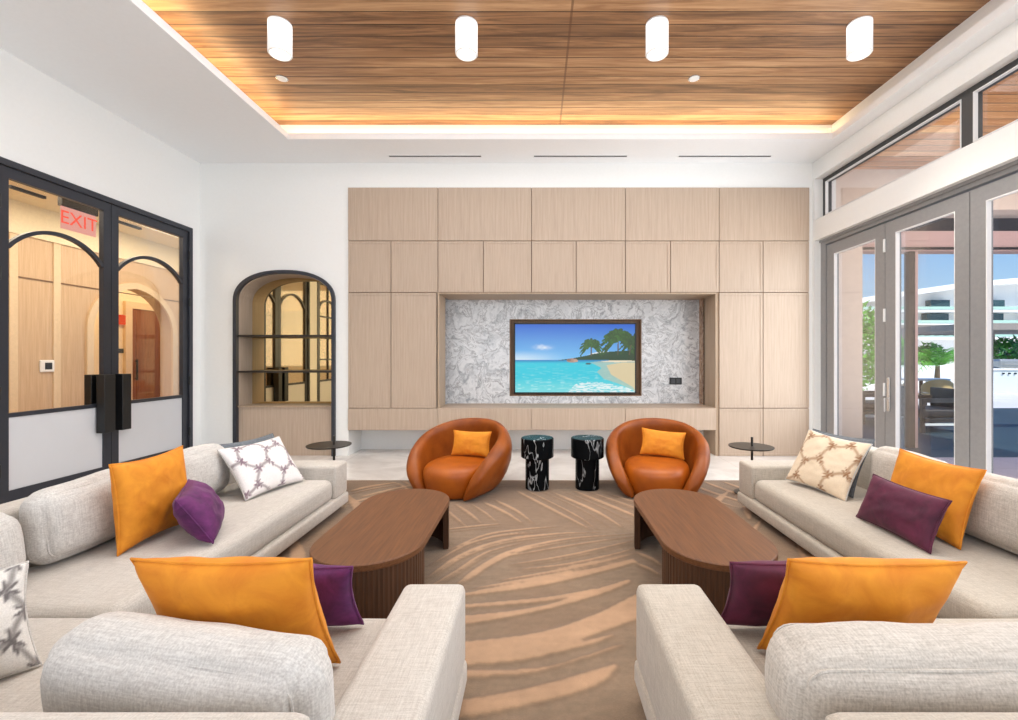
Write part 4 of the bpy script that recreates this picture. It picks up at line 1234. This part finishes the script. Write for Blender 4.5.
def back_cushion(label, bottom, w, h, t_, yaw, lean, mat, roll=0.0, seed=0.0, r=0.085, puff=0.035):
    o = thing('back_cushion', label, 'cushion', bottom, 'loose back cushions of the sofas', local=True)
    bm = BM(); softbox(bm, (0, 0, h / 2), (w, t_, h), r, (12, 4, 8), (0.02, puff, 0.01), 0.016, 5.0, seed)
    b_ = link('cover', bm, mat, o, smooth=180)
    bm = BM()
    for sy in (-1, 1):
        yy = sy * (t_ / 2 - r * 0.29)
        hw, hh, rr_ = w / 2 - r * 0.29, h / 2 - r * 0.29, r * 0.6
        pts = []
        for (cx, cz, a0) in ((hw - rr_, hh - rr_, 0), (-hw + rr_, hh - rr_, PI / 2), (-hw + rr_, -hh + rr_, PI), (hw - rr_, -hh + rr_, 1.5 * PI)):
            for k in range(5):
                a = a0 + PI / 2 * k / 4
                pts.append((cx + rr_ * math.cos(a), yy, h / 2 + cz + rr_ * math.sin(a)))
        tube(bm, pts, 0.004, 6, closed=True)
    link('seam', bm, mat, b_)
    put(o, (bottom[0], bottom[1], bottom[2] + 0.02), yaw, lean, roll)
    return o

def pillow(label, bottom, w, h, t_, yaw, lean, mat, roll=0.0, seed=0.0, pattern=None, pinch=0.09, name='throw_pillow', group=None, piping=None, sag=0.0):
    o = thing(name, label, 'pillow', bottom, group, local=True)
    n = 56 if pattern else 30
    me = bpy.data.meshes.new('cover')
    bm = BM()
    lay = bm.verts.layers.float_color.new('col') if pattern else None
    def P(u, v, side):
        x = w / 2 * u * (1 - pinch * (1 - v * v) * abs(u) ** 3)
        z = h / 2 * v * (1 - pinch * (1 - u * u) * abs(v) ** 3)
        e = max(0.0, (1 - u * u)) * max(0.0, (1 - v * v))
        th = t_ / 2 * e ** 0.42
        nn = noise.noise(Vector((u * 2.3 + seed, v * 2.3, side * 3.1 + seed)))
        n3 = noise.noise(Vector((u * 5 + seed, v * 5, side * 7.1)))
        th *= 1 + 0.16 * nn + 0.07 * n3
        z += -sag * e * (v > 0)
        return Vector((x, side * th, h / 2 + z))
    vs = {}
    for side in (-1, 1):
        for i in range(n + 1):
            for j in range(n + 1):
                if side == 1 and (i in (0, n) or j in (0, n)):
                    vs[(1, i, j)] = vs[(-1, i, j)]; continue
                uu, vv = -1 + 2 * i / n, -1 + 2 * j / n
                uu, vv = math.sin(uu * PI / 2) * 0.35 + uu * 0.65, math.sin(vv * PI / 2) * 0.35 + vv * 0.65
                v = bm.verts.new(P(uu, vv, side)); vs[(side, i, j)] = v
                if lay is not None:
                    v[lay] = tuple(pattern(uu * w / 2, vv * h / 2)) + (1.0,)
    for side in (-1, 1):
        for i in range(n):
            for j in range(n):
                q = [vs[(side, i, j)], vs[(side, i + 1, j)], vs[(side, i + 1, j + 1)], vs[(side, i, j + 1)]]
                bm.faces.new(q if side < 0 else q[::-1])
    c = link('cover', bm, mat, o, smooth=180, fix=False)
    ring = [P(-1 + 2 * k / 24, -1, 1) for k in range(24)] + [P(1, -1 + 2 * k / 24, 1) for k in range(24)] + [P(1 - 2 * k / 24, 1, 1) for k in range(24)] + [P(-1, 1 - 2 * k / 24, 1) for k in range(24)]
    bm = BM(); tube(bm, ring, 0.0045, 6, closed=True)
    link('piping', bm, piping or mat, o, smooth=60)
    put(o, (bottom[0], bottom[1], bottom[2] + 0.09 * t_ * math.sin(math.radians(lean))), yaw, lean, roll)
    return o

def hexlines(bg, line, star, size=0.115, tilt=0.3):
    """shibori-like net of lines meeting in small starbursts."""
    bg, line, star = lin(*bg), lin(*line), lin(*star)
    nodes, links_ = [], []
    for i in range(-6, 7):
        for j in range(-6, 7):
            x = size * math.sqrt(3) * (i + j / 2); y = size * 1.5 * j
            nodes += [(x, y), (x, y + size)]
            links_ += [((x, y), (x, y + size)), ((x, y + size), (x + size * math.sqrt(3) / 2, y + 1.5 * size)), ((x, y + size), (x - size * math.sqrt(3) / 2, y + 1.5 * size))]
    ca, sa = math.cos(tilt), math.sin(tilt)
    def fn(x, y):
        x, y = x * ca - y * sa, x * sa + y * ca
        x += 0.010 * math.sin(y * 31); y += 0.010 * math.sin(x * 27)
        dn = min((math.hypot(x - a, y - b_), math.atan2(y - b_, x - a), a, b_) for a, b_ in nodes)
        dl = 9
        for (p, q) in links_:
            if abs(p[0] - x) > 0.25 or abs(p[1] - y) > 0.25: continue
            vx, vy = q[0] - p[0], q[1] - p[1]
            tt = max(0, min(1, ((x - p[0]) * vx + (y - p[1]) * vy) / (vx * vx + vy * vy)))
            dl = min(dl, math.hypot(x - p[0] - vx * tt, y - p[1] - vy * tt))
        k = max(0, 1 - dl / 0.0125) ** 0.5
        rstar = 0.025 + 0.02 * math.cos(6 * dn[1])
        ks = max(0, min(1, (rstar - dn[0]) / 0.010))
        wob = 0.5 + 0.5 * noise.noise(Vector((dn[2] * 40, dn[3] * 40, 0)))
        c = bg * (1 - 0.85 * k) + line * 0.85 * k
        sc = star * (0.5 + wob * 0.5) + line * (0.5 - 0.5 * wob)
        return c * (1 - ks) + sc * ks
    return fn
pat_white = hexlines((236, 230, 228), (122, 108, 112), (134, 106, 122), 0.12)
pat_beige = hexlines((238, 218, 190), (168, 128, 92), (150, 104, 66), 0.13, 0.2)
pat_grey = hexlines((226, 222, 216), (112, 106, 104), (104, 98, 98), 0.10, 0.5)

SZ = SEAT + 0.012
# back cushions
back_cushion('grey back cushion on the left sofa, left of the orange pillow', (-2.275, 2.42, SZ), 0.76, 0.34, 0.155, 90, 5, 'linen_cushion', seed=1.0)
back_cushion('grey back cushion on the left sofa, between orange and patterned pillows', (-2.28, 3.06, SZ), 0.48, 0.34, 0.15, 90, 5, 'linen_cushion', seed=2.0)
back_cushion('grey back cushion in the corner of the left sectional, at the left edge', (-2.24, 1.61, SZ), 0.68, 0.31, 0.18, 90, 10, 'linen_cushion', seed=3.0)
back_cushion('big rumpled grey cushion leaning on the front left sofa back', (-0.85, 1.13, SZ), 0.70, 0.29, 0.18, 171, 6, 'linen_cushion', seed=4.0, roll=-2, r=0.10, puff=0.03)
back_cushion('grey cushion at the lower left corner of the picture, on the front left sofa', (-1.68, 1.05, SZ), 0.60, 0.32, 0.16, 180, 4, 'linen_cushion', seed=5.0, puff=0.03)
back_cushion('grey back cushion on the right sofa, between patterned and orange pillows', (2.37, 2.89, SZ), 0.56, 0.34, 0.15, -90, 5, 'linen_cushion_right', seed=6.0)
back_cushion('grey back cushion on the right sofa, at the right edge', (2.37, 2.16, SZ), 0.84, 0.34, 0.15, -90, 5, 'linen_cushion_right', seed=7.0)
back_cushion('big creased grey cushion leaning on the front right sofa back', (0.995, 1.12, SZ), 0.80, 0.28, 0.19, 180, 6, 'linen_cushion_right', seed=8.0, r=0.07, puff=0.03)

OG = 'orange velvet pillows on the sofas'
pillow('square orange pillow on the left sofa', (-2.06, 2.455, SZ), 0.47, 0.45, 0.15, 91, 5, 'orange_velvet', seed=1, group=OG, pinch=0.1)
pillow('orange pillow on the front left sofa, behind the big grey cushion', (-0.875, 1.44, SZ), 0.50, 0.45, 0.16, 180, 24, 'orange_velvet', seed=2, group=OG)
pillow('orange pillow on the front right sofa, behind the big creased cushion', (0.99, 1.50, SZ), 0.50, 0.43, 0.16, 178, 27, 'orange_velvet', seed=3, group=OG)
pillow('square orange pillow on the right sofa, behind the plum pillow', (2.15, 2.56, SZ), 0.54, 0.42, 0.13, -90, 18, 'orange_velvet', seed=4, group=OG)
PG = 'purple and plum velvet lumbar pillows'
pillow('puffy purple velvet pillow seen end-on beside the left orange pillow', (-1.80, 2.55, SZ), 0.46, 0.29, 0.18, 121, 32, 'purple_velvet', seed=5, group=PG, pinch=0.05)
pillow('purple velvet pillow on the front left sofa, beside its arm', (-0.88, 1.66, SZ), 0.50, 0.265, 0.13, 178, 20, 'purple_velvet', seed=6, group=PG)
pillow('plum velvet pillow on the front right sofa, beside its arm', (0.915, 1.655, SZ), 0.50, 0.285, 0.13, 181, 20, 'plum_velvet', seed=7, group=PG)
pillow('plum velvet lumbar pillow on the right sofa', (1.955, 2.50, SZ), 0.52, 0.28, 0.12, -90, 22, 'plum_velvet', seed=8, group=PG)
TG = 'patterned pillows on the sofas'
pillow('white patterned pillow with mauve lines at the far end of the left sofa', (-1.90, 3.32, SZ), 0.54, 0.41, 0.13, 76, 36, 'printed_fabric', seed=9, pattern=pat_white, group=TG, piping='linen_cushion')
pillow('beige patterned pillow with brown lines at the far end of the right sofa', (2.03, 3.31, SZ), 0.51, 0.44, 0.13, -73, 29, 'printed_fabric', seed=10, pattern=pat_beige, group=TG, piping='linen_cushion', roll=3)
pillow('pale patterned pillow with grey lines at the left edge, corner of the sectional', (-1.675, 1.25, SZ), 0.42, 0.33, 0.14, 58, 30, 'printed_fabric', seed=11, pattern=pat_grey, group=TG, piping='linen_cushion')
SG = 'slate grey pillows behind the patterned ones'
pillow('slate grey pillow behind the white patterned pillow', (-1.995, 3.42, SZ), 0.50, 0.42, 0.07, 76, 35, 'slate_weave', seed=12, group=SG)
pillow('slate grey pillow behind the beige patterned pillow', (2.125, 3.37, SZ), 0.50, 0.44, 0.07, -74, 27, 'slate_weave', seed=13, group=SG)

# ================================================================== COFFEE TABLES
def coffee_table(label, cx):
    ya, yb, r, zt = 2.40, 3.06, 0.29, 0.325
    t = thing('coffee_table', label, 'coffee table', (cx, (ya + yb) / 2, 0), 'oval brown coffee tables')
    def oval(rr_):
        return [(cx + rr_ * math.cos(PI + PI * i / 28), ya + rr_ * math.sin(PI + PI * i / 28)) for i in range(29)] + [(cx + rr_ * math.cos(PI * i / 28), yb + rr_ * math.sin(PI * i / 28)) for i in range(29)]
    bm = BM()
    rings = [[bm.verts.new((x, y, z)) for x, y in oval(rr_)] for rr_, z in ((r - 0.004, zt - 0.034), (r, zt - 0.03), (r, zt - 0.004), (r - 0.004, zt))]
    n = len(rings[0])
    bm.faces.new(rings[0][::-1]); bm.faces.new(rings[-1])
    for A, B in zip(rings, rings[1:]):
        for i in range(n): bm.faces.new((A[i], A[(i + 1) % n], B[(i + 1) % n], B[i]))
    link('tabletop', bm, 'walnut_top', t, smooth=30)
    for k, yc in ((-1, ya), (1, yb)):
        bm = BM(); rr_ = r - 0.003
        outer = [(cx + rr_ * math.cos(k * PI * i / 40), yc + rr_ * math.sin(k * PI * i / 40)) for i in range(41)]
        inner = [(cx + (rr_ - 0.035) * math.cos(k * PI * i / 40), yc + (rr_ - 0.035) * math.sin(k * PI * i / 40)) for i in range(41)]
        pts = [outer[0]]
        for (x, y), (x2, y2) in zip(outer, outer[1:]):      # fine vertical flutes
            mx, my = (x + x2) / 2, (y + y2) / 2
            dx, dy = mx - cx, my - yc; L_ = math.hypot(dx, dy)
            pts += [(mx - dx / L_ * 0.0025, my - dy / L_ * 0.0025), (x2, y2)]
        prism(bm, pts + inner[::-1], lambda u, v, z: (u, v, z), 0.0, zt - 0.034)
        link('leg', bm, 'walnut_base', t)
coffee_table('oval dark wood coffee table by the left sofa', -0.88)
coffee_table('oval dark wood coffee table by the right sofa', 0.957)

# ================================================================== TUB ARMCHAIRS
def armchair(label, x, y, rz, sc=1.0):
    t = thing('armchair', label, 'armchair', (x, y, 0), 'cognac leather tub chairs', local=True, rot=(0, 0, rz))
    t.scale = (sc, sc, sc)
    # the wall of the tub follows a U: round back, arms running forward and tapering in
    R_, L_ = 0.388, 0.39
    half = R_ * PI / 2 + L_
    n, m_ = 84, 28
    bm = BM(); rings = []
    for i in range(n + 1):
        f = -1 + 2 * i / n
        a = abs(f); sg = 1 if f >= 0 else -1
        d_ = a * half
        if d_ <= R_ * PI / 2:
            th = d_ / R_
            cx_, cy_, nx_, ny_ = R_ * math.sin(th), R_ * math.cos(th), math.sin(th), math.cos(th)
        else:
            q = (d_ - R_ * PI / 2) / L_
            cx_, cy_ = R_ - 0.075 * q ** 1.6, -L_ * q
            nn_ = Vector((1.0, -0.075 * 1.6 * q ** 0.6 / L_)).normalized(); nx_, ny_ = nn_.x, nn_.y
        hgt = float(np.interp(a, [0, .1, .2, .3, .4, .5, .6, .7, .78, .85, .91, .96, 1.0], [.655, .653, .645, .63, .605, .572, .53, .478, .428, .375, .31, .235, .13]))
        tk = 0.145 - 0.012 * a
        endf = 1.0 if a < 0.93 else math.sqrt(max(0.0, 1 - ((a - 0.93) / 0.07) ** 2)) * 0.93 + 0.07
        ring = []
        for j in range(m_):
            ph = 2 * PI * j / m_
            cu, su = math.cos(ph), math.sin(ph)
            pr = math.copysign(abs(cu) ** 0.8, cu) * tk / 2 * endf
            zz = hgt / 2 + math.copysign(abs(su) ** 0.62, su) * (hgt / 2 - 0.006)
            zr = zz / 0.655
            off = 0.055 * math.sin(PI * min(1, zr * 1.05)) - 0.10 * max(0, 1 - zr * 1.35) ** 1.6
            rad = pr + off
            ring.append(bm.verts.new((sg * (cx_ + nx_ * rad), cy_ + ny_ * rad, max(0.004, zz))))
        rings.append(ring)
    for A, B in zip(rings, rings[1:]):
        for j in range(m_):
            bm.faces.new((A[j], A[(j + 1) % m_], B[(j + 1) % m_], B[j]))
    bm.faces.new(rings[0][::-1]); bm.faces.new(rings[-1])
    link('shell', bm, 'cognac_leather', t, smooth=180)
    # seat drum: front bulges between the arms
    bm = BM()
    prof = [(0.0, 0.0), (0.84, 0.0), (0.90, 0.015), (0.95, 0.08), (1.0, 0.16), (1.0, 0.21), (0.97, 0.25), (0.90, 0.275), (0.75, 0.292), (0.45, 0.302), (0.0, 0.306)]
    N_ = 48; rg = []
    for r_, z in prof:
        if r_ == 0: rg.append([bm.verts.new((0, -0.03, z))]); continue
        row = []
        for k in range(N_):
            an = 2 * PI * k / N_
            sx, sy = math.cos(an), math.sin(an)
            px, py = 0.31 * math.copysign(abs(sx) ** 0.85, sx), 0.35 * math.copysign(abs(sy) ** 0.85, sy)
            if py < 0: py *= 1.1
            row.append(bm.verts.new((px * r_, -0.03 + py * r_, z)))
        rg.append(row)
    for A, B in zip(rg, rg[1:]):
        for k in range(N_):
            k2 = (k + 1) % N_
            if len(A) == 1: bm.faces.new((A[0], B[k2], B[k]))
            elif len(B) == 1: bm.faces.new((A[k], A[k2], B[0]))
            else: bm.faces.new((A[k], A[k2], B[k2], B[k]))
    link('seat', bm, 'seat_leather', t, smooth=180)
    bm = BM(); lathe(bm, [(0, 0.0), (0.3, 0.0), (0.3, 0.012), (0, 0.012)], 0, 0, 32); link('base', bm, 'black_matte', t)
    return t
def sst1(a, b_, x):
    t_ = max(0, min(1, (x - a) / (b_ - a))); return t_ * t_ * (3 - 2 * t_)
armchair('cognac leather tub chair on the left, by the left coffee table', -0.735, 4.47, math.radians(-20))
armchair('cognac leather tub chair on the right, by the right coffee table', 1.185, 4.45, math.radians(-14))
pillow('small orange pillow in the left leather tub chair', (-0.66, 4.53, 0.305), 0.41, 0.25, 0.10, -14, 14, 'orange_velvet', seed=14, group='small orange pillows in the tub chairs', roll=0)
pillow('small orange pillow in the right leather tub chair', (1.255, 4.51, 0.305), 0.43, 0.26, 0.10, -12, 14, 'orange_velvet', seed=15, group='small orange pillows in the tub chairs', roll=5)

# ================================================================== MARBLE DRUM TABLES, DISC TABLES
def marble_table(label, x, y, rot):
    t = thing('marble_side_table', label, 'side table', (x, y, 0), 'black marble drum tables', local=True, rot=(0, 0, rot))
    bm = BM(); lathe(bm, [(0, 0.306), (0.155, 0.306), (0.163, 0.314), (0.163, 0.492), (0.155, 0.5), (0, 0.5)], 0, 0, 48); link('tabletop', bm, 'black_marble', t, smooth=35)
    bm = BM(); lathe(bm, [(0, 0), (0.118, 0), (0.118, 0.306), (0, 0.306)], 0, 0, 40); link('stem', bm, 'black_marble', t, smooth=35)
marble_table('black marble drum table, left of the pair between the tub chairs', WX(537.3, 4.5), 4.5, 0.2)
marble_table('black marble drum table, right of the pair between the tub chairs', WX(587.3, 4.5), 4.5, 2.6)
def disc_table(label, px_, py_, polex):
    d = 4.3; z = WZ(py_, d); X = WX(px_, d)
    t = thing('disc_side_table', label, 'side table', (X, d, 0), 'thin black disc side tables')
    bm = BM(); lathe(bm, [(0, z - 0.012), (0.195, z - 0.012), (0.2, z - 0.006), (0.2, z), (0, z)], X, d, 40); link('tabletop', bm, 'dark_bronze', t, smooth=35)
    xp = WX(polex, d)
    bm = BM(); tube(bm, [(xp, d, 0.012), (xp, d, z + 0.085)], 0.011, 12); link('pole', bm, 'dark_bronze', t)
    bm = BM(); lathe(bm, [(0, 0.001), (0.15, 0.001), (0.15, 0.012), (0, 0.014)], X, d, 32); link('base', bm, 'dark_bronze', t, smooth=35)
disc_table('thin black disc table behind the arm of the left sofa', 329, 444.5, 334)
disc_table('thin black disc table behind the arm of the right sofa', 751, 446, 752)

# ================================================================== LIGHT
w = bpy.data.worlds.new('world'); scene.world = w; w.use_nodes = True
nt = w.node_tree
bg = nt.nodes['Background']
gen = nd(nt, 'ShaderNodeTexCoord').outputs['Generated']
zc = nd(nt, 'ShaderNodeSeparateXYZ', {0: gen}).outputs[2]
col = ramp(nt, zc, [(0.0, C(226, 238, 248)), (0.10, C(178, 216, 248)), (0.26, C(112, 176, 244)), (0.8, C(60, 126, 220))])
nt.links.new(col, bg.inputs[0]); bg.inputs[1].default_value = 1.05
sun = bpy.data.lights.new('sun', 'SUN'); sun.energy = 5.5; sun.angle = 0.01; sun.color = (1.0, 0.96, 0.9)
so = bpy.data.objects.new('sun', sun); COL.objects.link(so)
so.rotation_euler = (math.radians(38), 0, math.radians(28))
lamp('terrace_fill', 'AREA', (6.2, 3.0, 3.95), 120, (1.0, 0.97, 0.94), 3.0, size_y=6.0)  # added fill under the soffit, brightens pier and terrace floor
lamp('terrace_fill_up', 'AREA', (6.0, 2.6, 0.05), 95, (1.0, 0.97, 0.92), 3.0, rot=(PI, 0, 0), size_y=6.0)  # added upward fill, brightens the soffit planks
# unseen fill lights added at rear, glass doors and plank ceiling to brighten the room
lamp('rear_fill', 'AREA', (-0.3, DR + 0.05, 2.3), 115, (0.93, 0.97, 1.0), 5.6, rot=(PI / 2, 0, 0), size_y=2.6)
lamp('side_fill', 'AREA', (XR - 0.02, 2.6, 1.6), 150, (0.92, 0.97, 1.0), 6.4, rot=(PI / 2, 0, PI / 2), size_y=2.4)
lamp('ceiling_fill', 'AREA', (0.2, 2.6, ZT - 0.01), 180, (0.95, 0.98, 1.0), 5.5, rot=(0, 0, 0), size_y=4.4)

# ================================================================== CAMERA
cam = bpy.data.cameras.new('camera')
cam.sensor_width = 36.0; cam.sensor_fit = 'HORIZONTAL'
cam.lens = F / 1018 * 36.0
cam.shift_x = -(CX - 509) / 1018
cam.shift_y = -(360 - CY) / 1018
cam.clip_start = 0.05; cam.clip_end = 300
co_ = bpy.data.objects.new('camera', cam); COL.objects.link(co_)
co_.location = (0, 0, H); co_.rotation_euler = (PI / 2, 0, 0)
scene.camera = co_

for o in list(bpy.data.objects):
    for k in ('_base', '_local'):
        if k in o: del o[k]
scene.view_settings.view_transform = 'Standard'
scene.view_settings.look = 'None'
scene.view_settings.exposure = -0.07
scene.view_settings.gamma = 1.0
scene.view_settings.use_curve_mapping = False
scene.cycles.max_bounces = 8
scene.cycles.transparent_max_bounces = 24
scene.cycles.caustics_reflective = False
scene.cycles.caustics_refractive = False
scene.cycles.use_denoising = True
